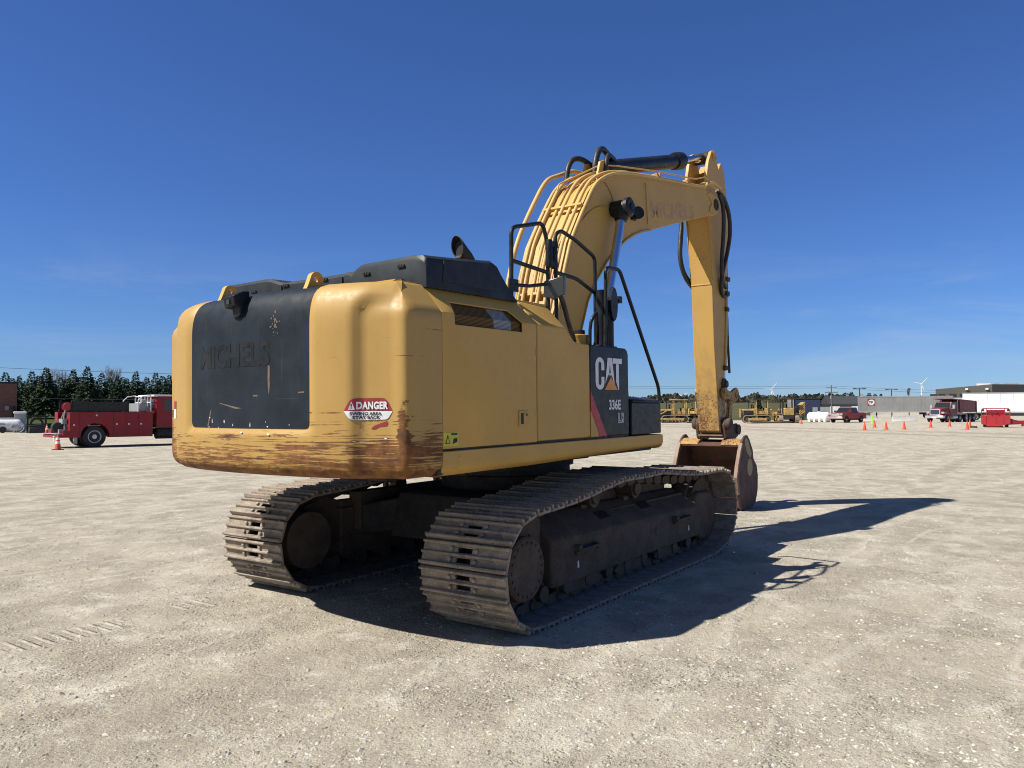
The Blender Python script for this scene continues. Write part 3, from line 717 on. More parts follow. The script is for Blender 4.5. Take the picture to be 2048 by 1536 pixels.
    la = MB(); la.cyl((-1.757, -1.503, 1.727), (-1.757, -1.510, 1.727), .011, n=12); la.build('latch_key', M['mirror'], edo)
    for z in (1.72, 2.26):
        b = MB(); b.box2((-1.60, -1.4895, z - .03), (-1.586, -1.4935, z + .03)); b.build('door_hinge', M['yel'], edo, bevel=.002)
    cd_ = MB(); cd_.box2((-2.795, -1.490, 1.512), (-2.632, -1.4925, 1.612)); cdo = cd_.build('caution_decal', M['lemon'], edo)
    b = MB(); yv = -1.4935
    b.face([(-2.785, yv, 1.53), (-2.725, yv, 1.53), (-2.755, yv, 1.60)]); b.face([(-2.70, yv, 1.525), (-2.645, yv, 1.54), (-2.65, yv, 1.57), (-2.69, yv, 1.565)]); b.face([(-2.715, yv, 1.592), (-2.645, yv, 1.592), (-2.645, yv, 1.606), (-2.715, yv, 1.606)])
    b.build('caution_symbol', M['black'], edo, ang=0)
    b = MB(); yv = -1.4945; b.face([(-2.772, yv, 1.537), (-2.738, yv, 1.537), (-2.755, yv, 1.580)]); b.build('caution_symbol', M['lemon'], edo, ang=0)
    # pump compartment door stepping down to the fuel tank
    P0 = [(-1.568, 1.498), (-.69, 1.498), (-.69, 2.375), (-.93, 2.382), (-.97, 2.395), (-1.10, 2.495), (-1.13, 2.50), (-1.568, 2.50)]
    P1 = [(-1.568, 1.498), (-.69, 1.498), (-.69, 2.378), (-.92, 2.382), (-.945, 2.41), (-1.055, 2.68), (-1.085, 2.702), (-1.568, 2.722)]
    pd = MB(); pd.loft([[(x, -1.49, z) for x, z in P0], [(x, CY, z) for x, z in P1], [(x, -.42, z) for x, z in P1]])
    pd.build('pump_door', M['yel'], bevel=.014, seg=3, ang=40, **S)
    gap = MB(); gap.box2((-1.59, -1.47, 1.49), (-1.56, -1.0, 2.48)); gap.box2((-2.84, -1.47, 1.47), (.1, -1.0, 1.50)); gap.box2((-2.85, -1.47, 1.3), (-2.79, 1.4, 2.5)); gap.build('engine_bay', M['black'], **S)
    # fuel tank front with the badge
    lp = MB(); L0 = [(-.688, 1.498), (.083, 1.498), (.083, 2.31), (.060, 2.355), (.02, 2.372), (-.688, 2.377)]
    lp.loft([[(x, -1.4905, z) for x, z in L0], [(x, -.55, z) for x, z in L0]]); lpo = lp.build('badge_panel', plain('glossy_black_panel', (.006, .0085, .012), .32, 0, .2, 4, .2), bevel=.012, seg=3, **S)
    rs = MB(); rs.prism([(-.686, 1.935), (-.686, 1.75), (-.525, 1.500), (-.385, 1.500)], 'y', -1.4955, -1.485); rs.build('red_stripe', M['red'], lpo, ang=0)
    lw = MB(); lw.prism([(-.6865, 1.745), (-.6865, 1.499), (-.53, 1.499)], 'y', -1.4955, -1.485); lw.build('yellow_corner', M['yel'], lpo, ang=0)
    fl = MB(); fl.loft([[(.087, -1.46, 1.50), (.150, -1.46, 1.50), (.150, -1.46, 1.86), (.105, -1.46, 2.33), (.087, -1.46, 2.345)], [(.087, -.6, 1.50), (.150, -.6, 1.50), (.150, -.6, 1.86), (.105, -.6, 2.33), (.087, -.6, 2.345)]]); fl.build('tank_front', M['satin'], bevel=.012, **S)
    yv = -1.4925
    def badge(name, polys, mat):
        b = MB()
        for p in polys: b.face([(x, yv - .0012, z) for x, z in p])
        o = b.build(name, mat, lpo, ang=0); return o
    # condensed block capitals
    zt, zb = 2.262, 1.948; n = 10
    def arc(cx, cz, rx, rz, a0, a1): return [(cx + rx * math.cos(a0 + (a1 - a0) * k / n), cz + rz * math.sin(a0 + (a1 - a0) * k / n)) for k in range(n + 1)]
    cx = -.505; ro, ri = .085, .028; zc1, zc0 = zt - .07, zb + .07
    outer = [(cx + ro, zt - .125)] + arc(cx, zc1, ro, .07, 0, PI) + arc(cx, zc0, ro, .07, PI, 2 * PI) + [(cx + ro, zb + .125)]
    inner = [(cx + ri, zt - .125)] + arc(cx, zc1, ri, .026, 0, PI) + arc(cx, zc0, ri, .026, PI, 2 * PI) + [(cx + ri, zb + .125)]
    badge('badge_lettering', [[outer[i], outer[i + 1], inner[i + 1], inner[i]] for i in range(len(outer) - 1)], M['white'])
    A = [[(-.395, zb + .085), (-.345, zt), (-.322, zt), (-.322, zb + .185), (-.33, zb + .125)], [(-.322, zt), (-.270, zt), (-.222, zb + .085), (-.282, zb + .13), (-.296, zb + .185), (-.322, zb + .185)]]
    A = [[(-.402, zb + .06), (-.352, zt), (-.308, zt), (-.308, zt - .06), (-.332, zb + .135), (-.338, zb + .155)], [(-.308, zt), (-.262, zt), (-.215, zb + .05), (-.275, zb + .148), (-.284, zb + .135), (-.308, zt - .06)], [(-.334, zb + .125), (-.308, zb + .158), (-.282, zb + .125), (-.286, zb + .15), (-.308, zb + .175), (-.33, zb + .15)]]
    badge('badge_lettering', A, M['white'])
    badge('badge_lettering', [[(-.250, zt), (-.062, zt), (-.062, zt - .052), (-.125, zt - .052), (-.125, zt - .06), (-.185, zt - .06), (-.185, zt - .052), (-.245, zt - .052)], [(-.185, zt - .055), (-.125, zt - .055), (-.125, zb), (-.140, zb), (-.185, zb + .085)]], M['white'])
    badge('badge_triangle', [[(-.415, zb), (-.155, zb), (-.287, zb + .128)]], M['orange'])
    text_mesh('336E', .132, lambda a, b, c: (-.338 + a, yv - .0012, 1.756 + b), 'model_lettering', M['white'], lpo, sx=.92, bold=.004)
    b = MB()
    def stroke(pts, w=.0035):
        for (xa, za), (xb, zb_) in zip(pts, pts[1:] + pts[:1]):
            d = Vector((xb - xa, zb_ - za)).normalized() * w; nx, nz = -d.y, d.x
            b.face([(xa + nx - d.x, yv - .0012, za + nz - d.y), (xb + nx + d.x, yv - .0012, zb_ + nz + d.y), (xb - nx + d.x, yv - .0012, zb_ - nz + d.y), (xa - nx - d.x, yv - .0012, za - nz - d.y)])
    stroke([(-.148, 1.715), (-.126, 1.715), (-.126, 1.640), (-.098, 1.640), (-.098, 1.622), (-.148, 1.622)])
    stroke([(-.090, 1.715), (-.070, 1.715), (-.070, 1.680), (-.060, 1.680), (-.060, 1.715), (-.040, 1.715), (-.040, 1.622), (-.060, 1.622), (-.060, 1.660), (-.070, 1.660), (-.070, 1.622), (-.090, 1.622)])
    b.build('model_lettering', M['white'], lpo, ang=0)
    # tool box with sloping lid
    tb = MB(); T0 = [(.155, 1.485), (.843, 1.485), (.838, 1.80), (.82, 1.815), (.155, 1.822)]
    tb.loft([[(x, -1.485, z) for x, z in T0], [(x, -.62, z) for x, z in T0]]); tbo = tb.build('tool_box', M['satin'], bevel=.01, **S)
    tl_ = MB(); tl_.loft([[(.16, -1.495, 1.822), (.845, -1.495, 1.815), (.845, -.62, 1.815), (.16, -.62, 1.822)], [(.16, -1.49, 1.85), (.843, -1.49, 1.838), (.84, -.62, 1.838), (.16, -.62, 1.85)], [(.22, -1.36, 1.880), (.76, -1.36, 1.872), (.74, -.7, 1.872), (.22, -.7, 1.88)]]); tl_.build('box_lid', M['satin'], tbo, bevel=.01)
    fc = MB(); fc.lathe((-.36, -1.16, 2.375), (0, 0, 1), [(0, .105), (.10, .105), (.115, .112), (.125, .112), (.13, .085), (.135, .06)], 24); fco = fc.build('fuel_filler', M['yel'], ang=30, **S)
    fc = MB(); fc.lathe((-.33, -1.16, 2.50), (0, 0, 1), [(0, .058), (.05, .058), (.055, .05), (.055, .01)], 16); fc.build('filler_cap', M['satin'], fco, ang=30)

    # ---------------------------------------------------------------- black engine hood
    def sec(x, lift, ys=1., drop=0, base=2.70):
        pr = [(-1.335, base), (-1.330, 2.88), (-1.315, 2.925), (-1.28, 2.95), (-1.2, 2.957), (-.66, 2.950), (-.60, 2.938), (-.52, 2.90), (-.47, 2.872), (-.40, 2.862), (.33, 2.862), (.40, 2.872), (.52, 2.91), (.62, 2.918), (1.1, 2.912), (1.18, 2.89), (1.30, 2.80), (1.34, 2.74), (1.345, base)]
        out = []
        for y, z in pr:
            zz = z + (lift if (y < -.5 and z > 2.85) else .034 + lift * .35 if z > 2.78 else 0)
            zz = max(base, zz - drop) if z > base else zz
            out.append((x, y * ys if y > -1.33 else y, zz))
        return out
    hd = MB(); hd.loft([sec(-2.80, -.02, 1, .02), sec(-2.78, 0), sec(-2.70, .005), sec(-2.3, .035), sec(-1.96, .068), sec(-1.90, .066, 1, .02), sec(-1.85, .06, 1, .07), sec(-1.63, .0, 1, .25)]); hdo = hd.build('engine_hood', M['hood'], bevel=.02, seg=3, ang=50, **S)
    for y in (-.41, .365):
        b = MB(); b.box2((-2.812, y - .011, 2.70), (-1.70, y + .011, 2.866)); b.build('hood_joint', M['black'], hdo)
    for (yy, zz) in ((-.70, 2.865), (-1.08, 2.885), (.75, 2.85), (-.20, 2.868), (.30, 2.866)):
        b = MB()
        for k in (-1, 0, 1): b.cyl((-2.815, yy + k * .028, zz), (-2.78, yy + k * .028, zz), .010, n=6)
        b.box((-2.806, yy, zz - .008), (.012, .072, .008)); b.build('hood_vent', M['black'], hdo)
    b = MB(); b.box((-2.81, -.98, 2.755), (.05, .26, .05)); b.build('hood_latch', M['hood'], hdo, bevel=.01)
    b = MB(); b.loft([[(-2.62, -1.3375, 2.76), (-1.86, -1.3375, 2.76), (-2.03, -1.3375, 2.98), (-2.60, -1.3375, 2.925)], [(-2.62, -1.32, 2.76), (-1.86, -1.32, 2.76), (-2.03, -1.32, 2.98), (-2.60, -1.32, 2.925)]]); b.build('hood_grille', M['satin'], hdo)
    ex = MB()
    ex.tube([(-1.44, -.65, 2.95), (-1.452, -.65, 3.10), (-1.470, -.65, 3.145), (-1.51, -.65, 3.185), (-1.57, -.65, 3.225)], .072, 24)
    d = Vector((-.80, 0, .60)); n_ = Vector((.60, 0, .80)); c0 = Vector((-1.57, -.65, 3.225))
    ring = lambda off, rr, cut: [c0 + d * off + n_ * rr * math.cos(2 * PI * j / 24) + Vector((0, rr * math.sin(2 * PI * j / 24), 0)) + d * cut * math.cos(2 * PI * j / 24) for j in range(24)]
    ex.loft([ring(-.02, .0725, 0), ring(.07, .0725, .075)], cap=False); ex.loft([ring(.07, .0725, .075), ring(.07, .064, .075), ring(0, .064, .02)], cap=False)
    exo = ex.build('exhaust_pipe', M['exhaust'], ang=50, **S)
    b = MB(); b.face(ring(.03, .066, .05)); b.build('exhaust_mouth', M['black'], exo, ang=0)
    # left flank and roof plates of the house, cab beyond
    lf = MB(); lf.loft([[(-2.80, 1.49, 1.49), (-.95, 1.49, 1.49), (-.95, 1.49, 2.50), (-2.80, 1.49, 2.50)], [(-2.80, 1.275, 1.49), (-.95, 1.275, 1.49), (-.95, 1.275, 2.70), (-2.80, 1.275, 2.70)]]); lf.build('left_door', M['yel'], bevel=.014, **S)
    b = MB(); b.box2((-3.06, -1.26, 2.55), (-1.05, 1.26, 2.735)); b.box2((-1.1, -.42, 1.49), (-.9, 1.26, 2.55)); b.build('house_roof', M['yel'], **S)
    cb = MB(); C0 = [(.10, 1.50), (1.55, 1.50), (1.75, 1.75), (1.72, 2.35), (1.35, 2.98), (.18, 2.98), (.10, 2.5)]
    cb.loft([[(x, .52, z) for x, z in C0], [(x, 1.47, z) for x, z in C0]]); cbo = cb.build('cab', M['satin'], bevel=.04, seg=3, **S)
    for yy in (.515, 1.475):
        b = MB(); b.prism([(.22, 2.2), (1.60, 2.2), (1.60, 2.36), (1.28, 2.88), (.26, 2.88), (.22, 2.6)], 'y', yy - .004, yy + .004); b.build('cab_window', M['glass'], cbo)
    b = MB(); b.box2((.095, .62, 2.35), (.105, 1.37, 2.85)); b.build('cab_window', M['glass'], cbo)
    b = MB(); b.loft([[(1.757, .62, 1.8), (1.757, 1.37, 1.8), (1.727, 1.37, 2.33), (1.727, .62, 2.33)], [(1.765, .62, 1.8), (1.765, 1.37, 1.8), (1.735, 1.37, 2.33), (1.735, .62, 2.33)]]); b.build('cab_window', M['glass'], cbo)

    # ---------------------------------------------------------------- handrails and mirrors
    def rail(name, paths, r_=.019):
        b = MB()
        for p in paths: b.tube(p, r_, 10)
        return b.build(name, M['satin'], ang=60, **S)
    yA = -1.27
    def arcpts(pts, rad=.07):
        """round the corners of a bent tube"""
        out = [Vector(pts[0])]
        for i in range(1, len(pts) - 1):
            p, a, c = Vector(pts[i]), Vector(pts[i - 1]), Vector(pts[i + 1]); d0, d1 = (a - p).normalized(), (c - p).normalized()
            k = min(rad, (a - p).length * .45, (c - p).length * .45)
            A_, B_ = p + d0 * k, p + d1 * k
            for t in (0, .2, .4, .6, .8, 1.): out.append(A_.lerp(p, t).lerp(p.lerp(B_, t), t))
        out.append(Vector(pts[-1])); return out
    rail('handrail', [arcpts([(-1.64, yA, 2.70), (-1.63, yA, 3.36), (-1.14, yA, 3.485), (-1.06, yA, 3.30), (-1.06, yA, 2.66)]), [(-1.635, yA, 3.07), (-1.06, yA, 3.035)]])
    rail('handrail', [arcpts([(-.965, -1.30, 2.40), (-.975, -1.30, 3.40), (-.88, -1.30, 3.455), (-.62, -1.30, 3.405), (-.245, -1.30, 3.29), (-.245, -1.30, 2.38)], .06), arcpts([(-.97, -1.30, 3.045), (-.60, -1.30, 3.03), (-.245, -1.30, 2.925)])])
    rail('handrail', [arcpts([(-.285, -1.43, 2.375), (-.255, -1.43, 3.175), (.03, -1.43, 3.185), (.90, -1.43, 1.99), (.925, -1.43, 1.82)], .06)])
    b = MB()
    for zz in (3.30, 3.12): b.box((-1.01, -1.285, zz), (.16, .05, .045))
    for x in (-1.06, -.972): b.cyl((x, -1.285, 3.08), (x, -1.285, 3.34), .034, n=10)
    b.build('rail_clamp', M['satin'], bevel=.006, **S)
    b = MB(); b.tube([(-1.645, -1.31, 2.85), (-1.45, -1.33, 2.86), (-1.22, -1.36, 2.90)], .017, 8); b.box((-1.66, -1.31, 2.845), (.13, .02, .11)); mo = b.build('mirror_arm', M['satin'], bevel=.004, **S)
    b = MB(); mm = Matrix.Rotation(R(18), 3, 'Z') @ Matrix.Rotation(R(-8), 3, 'Y')
    b.loft([[mm @ Vector(p) + Vector((-1.10, -1.36, 2.90)) for p in ring] for ring in ([(-.035, .085, .045), (-.035, -.11, .085), (-.035, -.10, -.085), (-.035, .0, -.12), (-.035, .095, -.10)], [(.02, .085, .05), (.02, -.115, .09), (.02, -.105, -.09), (.02, .0, -.125), (.02, .10, -.105)], [(.05, .05, .04), (.05, -.08, .06), (.05, -.07, -.06), (.05, 0, -.09), (.05, .06, -.07)])]); b.build('mirror_head', M['mirror'], mo, bevel=.008)
    b = MB(); b.tube([(-1.02, -1.36, 2.86), (-.93, -1.36, 2.74), (-.80, -1.33, 2.56), (-.66, -1.3, 2.44), (-.62, -1.28, 2.36)], .024, 10, 1); b.build('breather_hose', M['hose'], ang=60, **S)
    b = MB(); b.loft([[(-.10 + .07 * math.cos(a) , -1.44 + .02 * math.sin(2 * a) * 0, 2.82 + .17 * math.sin(a)) for a in [2 * PI * k / 16 for k in range(16)]], [(-.07 + .08 * math.cos(a), -1.40, 2.82 + .18 * math.sin(a)) for a in [2 * PI * k / 16 for k in range(16)]]]); b.box((-.02, -1.38, 2.87), (.16, .04, .05)); b.box((.09, -1.38, 2.885), (.06, .06, .07)); m2 = b.build('mirror_head', M['satin'], ang=40, **S)
    b = MB(); b.cyl((-.26, -1.37, 2.37), (-.26, -1.37, 2.95), .045, n=14); b.cyl((-.10, -1.36, 2.37), (-.10, -1.36, 2.66), .06, n=14); b.cyl((-.16, -1.36, 2.6), (-.14, -1.38, 2.86), .03, n=10); b.box((-.2, -1.36, 2.80), (.16, .08, .07)); b.box((-.18, -1.36, 2.385), (.36, .10, .02))
    b.tube([(-.36, -1.30, 2.38), (-.37, -1.31, 2.60), (-.33, -1.33, 2.70), (-.26, -1.36, 2.74)], .018, 8, 1); b.build('mirror_post', M['satin'], bevel=.004, ang=40, **S)

    # ---------------------------------------------------------------- boom
    top = [(.32, 2.25), (.45, 2.6), (.60, 2.93), (.735, 3.37), (.885, 3.74), (1.13, 4.10), (1.40, 4.46), (1.52, 4.575), (1.68, 4.668), (1.86, 4.745), (2.05, 4.803), (2.43, 4.887), (3.4, 5.03), (4.44, 5.167), (4.98, 5.245), (5.25, 5.262), (5.40, 5.245), (5.50, 5.19), (5.552, 5.09)]
    bot = [(5.54, 4.99), (5.46, 4.92), (5.34, 4.885), (5.19, 4.868), (4.31, 4.62), (2.99, 4.246), (2.73, 4.185), (2.49, 4.10), (2.27, 4.0), (2.06, 3.872), (1.727, 3.627), (1.443, 3.347), (1.237, 3.07), (1.067, 2.688), (.93, 2.25), (.80, 1.95), (.62, 1.80), (.42, 1.84), (.30, 2.0)]
    bm_ = MB(); bm_.prism(top + bot, 'y', -.325, .325); bmo = bm_.build('boom', M['yel'], bevel=.012, ang=25, **S)
    for s in (-1, 1):                                # flange edges standing proud of the side plates
        b = MB()
        for line in (top[2:15], list(reversed(bot[5:14]))):
            ps = []
            for k, (x, z) in enumerate(line): ps.append((x, z))
            b.loft([[(x, s * .322, z - .012), (x, s * .348, z - .012), (x, s * .348, z + .012), (x, s * .322, z + .012)] for x, z in ps])
        b.build('boom_flange', M['yel'], bmo, ang=30)
    b = MB(); b.prism([(5.06, 5.2), (5.19, 5.23), (5.40, 5.215), (5.50, 5.15), (5.53, 5.07), (5.51, 4.99), (5.42, 4.93), (5.20, 4.90), (5.15, 4.93), (5.15, 4.98), (5.24, 5.06), (5.22, 5.10), (5.10, 5.16)], 'y', -.342, -.32); b.build('boom_nose_plate', M['yel'], bmo, bevel=.005)
    b = MB(); b.lathe((5.40, -.34, 5.075), (0, -1, 0), [(0, .095), (.014, .095), (.014, .065), (.006, .06), (.006, .01)], 20); b.build('boom_pin', M['dark'], bmo, ang=30)
    b = MB(); b.box((2.87, -.338, 4.60), (.008, .012, .58), Matrix.Rotation(R(-6), 3, 'Y')); b.build('weld_seam', M['ghosty'], bmo, bevel=.003)
    text_mesh('MICHELS', .30, lambda a, c, d: (3.02 + a + c * -.09, -.327, 4.44 + c + a * .165), 'faded_lettering', M['ghosty'], bmo, sx=1.30, bold=.012)
    # steel pipes over the back of the boom
    def offs(line, d):
        out = []
        for i, (x, z) in enumerate(line):
            a, c = Vector(line[max(i - 1, 0)]), Vector(line[min(i + 1, len(line) - 1)]); t_ = (c - a).normalized(); out.append((x - t_.y * d, z + t_.x * d))
        return out
    back = top[1:11]
    for y, d, end in ((-.335, .035, 19), (-.245, .07, 19), (-.15, .06, 10), (-.06, .09, 10), (.05, .06, 9), (.15, .10, 10), (.24, .07, 10)):
        line = offs(top[1:min(end, 15)] if end > 12 else top[1:end + 1], d)
        pts = [(x, y, z) for x, z in line]
        if end > 12: pts += [(5.05, y - .02, 5.36), (5.25, y - .05, 5.40), (5.42, y - .09, 5.34)]
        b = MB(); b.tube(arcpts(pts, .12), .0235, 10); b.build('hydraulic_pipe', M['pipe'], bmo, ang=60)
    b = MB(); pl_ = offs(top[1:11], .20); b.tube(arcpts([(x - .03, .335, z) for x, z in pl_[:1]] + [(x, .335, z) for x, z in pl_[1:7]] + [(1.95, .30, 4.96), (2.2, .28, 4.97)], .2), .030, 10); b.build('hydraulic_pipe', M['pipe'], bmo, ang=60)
    b = MB(); b.tube(arcpts([(1.25, .1, 4.52), (1.28, .1, 4.60), (2.0, -.1, 4.98), (2.2, -.2, 5.0), (3.2, -.3, 5.14), (4.6, -.33, 5.33), (5.0, -.33, 5.45), (5.3, -.35, 5.40)], .05), .011, 8); b.build('grease_line', M['pipe'], bmo, ang=60)
    for t_ in ((.66, 3.1), (1.2, 4.22), (3.3, 5.045), (4.3, 5.17)):
        b = MB()
        i = min(range(len(top) - 1), key=lambda k: (top[k][0] - t_[0]) ** 2 + (top[k][1] - t_[1]) ** 2)
        d = (Vector(top[i + 1]) - Vector(top[max(i - 1, 0)])).normalized(); ang_ = math.atan2(d.y, d.x)
        w = .58 if t_[0] < 3 else .14
        b.box((t_[0] - d.y * .055, -.03 if t_[0] < 3 else -.29, t_[1] + d.x * .055), (.04, w, .055), Matrix.Rotation(-ang_, 3, 'Y'))
        b.build('pipe_clamp', M['yel'], bmo, bevel=.008)
    for px_, pts in ((0, [(-.24, 1.52), (0, 0)]),):
        b = MB(); b.tube([(1.62, .20, 4.72), (1.66, .20, 4.92), (1.76, .18, 5.06), (1.92, .14, 5.09), (2.12, .10, 5.03)], .036, 12, 2); b.build('boom_hose', M['hose'], bmo, ang=60)
        b = MB(); b.tube([(1.95, -.04, 4.84), (1.97, -.04, 5.02), (2.04, -.04, 5.18), (2.18, -.02, 5.27), (2.34, 0, 5.25), (2.46, 0, 5.20)], .042, 12, 2); b.build('boom_hose', M['hose'], bmo, ang=60)
        b = MB(); b.tube([(2.05, -.14, 4.86), (2.08, -.14, 5.02), (2.16, -.12, 5.14), (2.28, -.08, 5.19), (2.44, -.06, 5.17)], .034, 12, 2); b.build('boom_hose', M['hose'], bmo, ang=60)
    b = MB(); b.prism([(1.85, 4.74), (2.2, 4.83), (2.16, 5.0), (2.06, 5.06), (1.96, 5.02)], 'y', -.13, -.09); b.build('cylinder_bracket', M['yel'], bmo, bevel=.008); b = MB(); b.prism([(1.85, 4.74), (2.2, 4.83), (2.16, 5.0), (2.06, 5.06), (1.96, 5.02)], 'y', .09, .13); b.build('cylinder_bracket', M['yel'], bmo, bevel=.008)
    b = MB(); b.lathe((2.52, -.345, 4.385), (-.55, -1, .12), [(0, .05), (.02, .075), (.06, .088), (.08, .085), (.085, .02)], 20); b.box((2.45, -.35, 4.31), (.10, .03, .04)); b.build('work_lamp', M['satin'], bmo, ang=40)
    b = MB(); b.tube([(1.62, -.345, 4.66), (1.75, -.335, 4.63), (1.88, -.335, 4.52), (1.93, -.335, 4.42)], .007, 6, 2); b.tube([(1.05, -.335, 3.98), (1.3, -.335, 4.20), (1.6, -.335, 4.33), (1.80, -.335, 4.345)], .007, 6, 2); b.build('grease_line', M['ghosty'], bmo)
    # boom rams
    for s in (-1, 1):
        A_, B_ = Vector((1.91, s * .47, 4.33)), Vector((1.02, s * .47, 1.62)); d = (B_ - A_).normalized()
        b = MB(); b.lathe(A_ + d * 1.38, d, [(0, .07), (0, .105), (.02, .115), (.14, .115), (.15, .098), (1.40, .098), (1.40, .03)], 24); rm = b.build('boom_cylinder', M['satin'], ang=30, **S)
        b = MB(); b.cyl(A_, A_ + d * 1.45, .058, n=20); b.build('cylinder_rod', M['chrome'], rm, ang=30)
        b = MB(); b.lathe(A_ - Vector((0, s * .14, 0)), (0, s, 0), [(0, .105), (.20, .105), (.21, .125), (.25, .125), (.26, .10), (.275, .085), (.275, .02)], 24); b.lathe(A_ + d * .05, d, [(0, .10), (.10, .095), (.14, .07), (.14, .05)], 20); b.build('rod_eye', M['satin'], rm, ang=30)
        b = MB(); b.cyl(Vector((1.91, s * .47, 4.33)) + Vector((0, s * .135, 0)), Vector((1.91, s * .47, 4.33)) + Vector((0, s * .148, 0)), .05, n=6); b.build('pin_cap', M['satin'], rm)
    # stick ram
    A_, B_ = Vector((2.06, 0, 4.955)), Vector((5.70, 0, 5.985)); d = (B_ - A_).normalized(); ln = (B_ - A_).length
    b = MB(); b.lathe(A_, d, [(0, .06), (.08, .11), (2.55, .11), (2.55, .13), (2.62, .142), (2.80, .142), (2.81, .12), (2.81, .06)], 28); sr = b.build('stick_cylinder', M['satin'], ang=30, **S)
    b = MB(); b.cyl(A_ + d * 2.7, B_ - d * .06, .062, n=24); b.build('cylinder_rod', M['chrome'], sr, ang=30)
    b = MB(); b.cyl(B_ - Vector((0, .12, 0)), B_ + Vector((0, .12, 0)), .10, n=20); b.cyl(B_ - d * .2, B_, .07, .09, n=16); b.build('rod_eye', M['dark'], sr, ang=30)

    # ---------------------------------------------------------------- stick
    so2 = [(5.80, 1.32), (5.725, 1.9), (5.62, 2.8), (5.575, 3.8), (5.50, 4.35), (5.46, 4.80), (5.40, 4.95), (5.385, 5.10), (5.42, 5.24), (5.52, 5.36), (5.58, 5.50), (5.66, 5.56), (5.80, 5.62), (5.92, 5.80), (6.04, 5.955), (6.12, 5.90), (6.20, 5.76), (6.30, 5.36), (6.385, 4.94), (6.385, 4.75), (6.26, 3.95), (6.12, 2.8), (6.05, 2.1), (6.10, 1.5), (6.06, 1.34), (5.95, 1.26)]
    b = MB(); b.prism(so2, 'y', -.19, .19); sto = b.build('stick', M['stick'], bevel=.012, ang=25, **S)
    ear = [(5.40, 5.20), (5.40, 5.64), (5.47, 5.85), (5.60, 6.05), (5.68, 6.085), (5.76, 6.06), (5.80, 5.98), (5.90, 5.80), (5.98, 5.60), (5.70, 5.45)]
    for s in (-1, 1):
        b = MB(); b.prism(ear, 'y', s * .20, s * .145); b.lathe((5.70, s * .20, 5.985), (0, s, 0), [(0, .085), (.018, .085), (.018, .05), (.008, .045), (.008, .01)], 18); b.build('stick_ear', M['stick'], sto, bevel=.008, ang=30)
    for s in (-1, 1):                                # doubler plates around the foot of the boom
        b = MB(); b.prism([(5.39, 4.97), (5.50, 4.40), (5.574, 3.86), (5.60, 3.9), (5.70, 4.3), (5.85, 4.9), (5.6, 5.2)], 'y', s * .188, s * .202); b.build('stick_doubler', M['stick'], sto, bevel=.004)
    b = MB(); b.box((5.572, 0, 3.80), (.012, .384, .02)); b.build('weld_seam', M['stick'], sto, bevel=.004)
    def hose(name, pts, r_, par, it=2, mat='hose'):
        b = MB(); b.tube(pts, r_, 10, it); return b.build(name, M[mat], par, ang=60)
    hose('stick_hose', [(5.50, -.36, 5.27), (5.62, -.37, 5.15), (5.70, -.36, 4.95), (5.74, -.33, 4.60), (5.74, -.30, 4.30), (5.80, -.26, 4.0), (5.95, -.23, 3.85), (6.15, -.21, 3.80)], .034, sto)
    hose('stick_hose', [(5.46, -.34, 5.33), (5.72, -.36, 5.25), (5.95, -.36, 5.02), (6.04, -.34, 4.70), (5.98, -.30, 4.35), (5.84, -.26, 4.0), (5.84, -.23, 3.75), (5.98, -.21, 3.62), (6.2, -.2, 3.66)], .034, sto)
    hose('stick_hose', [(5.50, .36, 5.25), (5.62, .36, 4.95), (5.48, .34, 4.6), (5.40, .32, 4.25), (5.50, .28, 3.95), (5.75, .235, 3.78), (5.95, .21, 3.70)], .034, sto)
    hose('stick_hose', [(5.52, .38, 5.23), (5.68, .38, 4.95), (5.58, .36, 4.6), (5.48, .34, 4.3), (5.55, .30, 4.0), (5.8, .25, 3.85)], .028, sto)
    for y in (-.205, .205):
        hose('stick_pipe', [(6.17, y, 3.72), (6.15, y, 3.3), (6.07, y, 2.55), (6.05, y, 2.35)], .024, sto, 1, 'pipe')
    for z, x in ((3.95, 6.22), (3.70, 6.19), (3.42, 6.16), (2.40, 6.05)):
        b = MB(); b.box((x, -.21, z), (.12, .05, .075)); b.build('pipe_clamp', M['frame'], sto, bevel=.008)
    b = MB(); b.lathe((6.0, -.19, 2.12), (0, -1, 0), [(0, .10), (.03, .10), (.035, .06), (.07, .06), (.07, .01)], 16); b.build('pin_boss', M['frame'], sto, ang=30)
    hose('stick_hose', [(6.32, -.15, 3.3), (6.30, -.16, 2.9), (6.34, -.16, 2.55), (6.36, -.16, 2.32)], .022, sto)
    # bucket ram down the front of the stick, links
    A_, B_ = Vector((6.52, 0, 4.35)), Vector((6.46, 0, 1.95)); d = (B_ - A_).normalized()
    b = MB(); b.lathe(A_, d, [(0, .06), (.05, .095), (1.35, .095), (1.36, .11), (1.48, .11), (1.49, .05)], 20); br = b.build('bucket_cylinder', M['satin'], ang=30, **S)
    b = MB(); b.cyl(A_ + d * 1.4, B_, .05, n=16); b.build('cylinder_rod', M['chrome'], br, ang=30)
    for s in (-1, 1):
        y0, y1 = s * .205, s * .255
        b = MB(); b.prism([(5.80, 1.98), (5.84, 1.89), (5.93, 1.86), (6.12, 1.875), (6.30, 1.83), (6.40, 1.82), (6.50, 1.84), (6.55, 1.93), (6.53, 2.02), (6.46, 2.065), (6.37, 2.04), (6.24, 1.995), (6.10, 2.0), (5.93, 2.06), (5.84, 2.05)], 'y', y0, y1)
        for x, z in ((5.90, 1.965), (6.46, 1.945)): b.lathe((x, y1, z), (0, s, 0), [(0, .07), (.014, .07), (.014, .04), (.004, .035), (.004, .01)], 16)
        b.build('bucket_link', M['stick'], bevel=.006, ang=30, **S)
    b = MB()
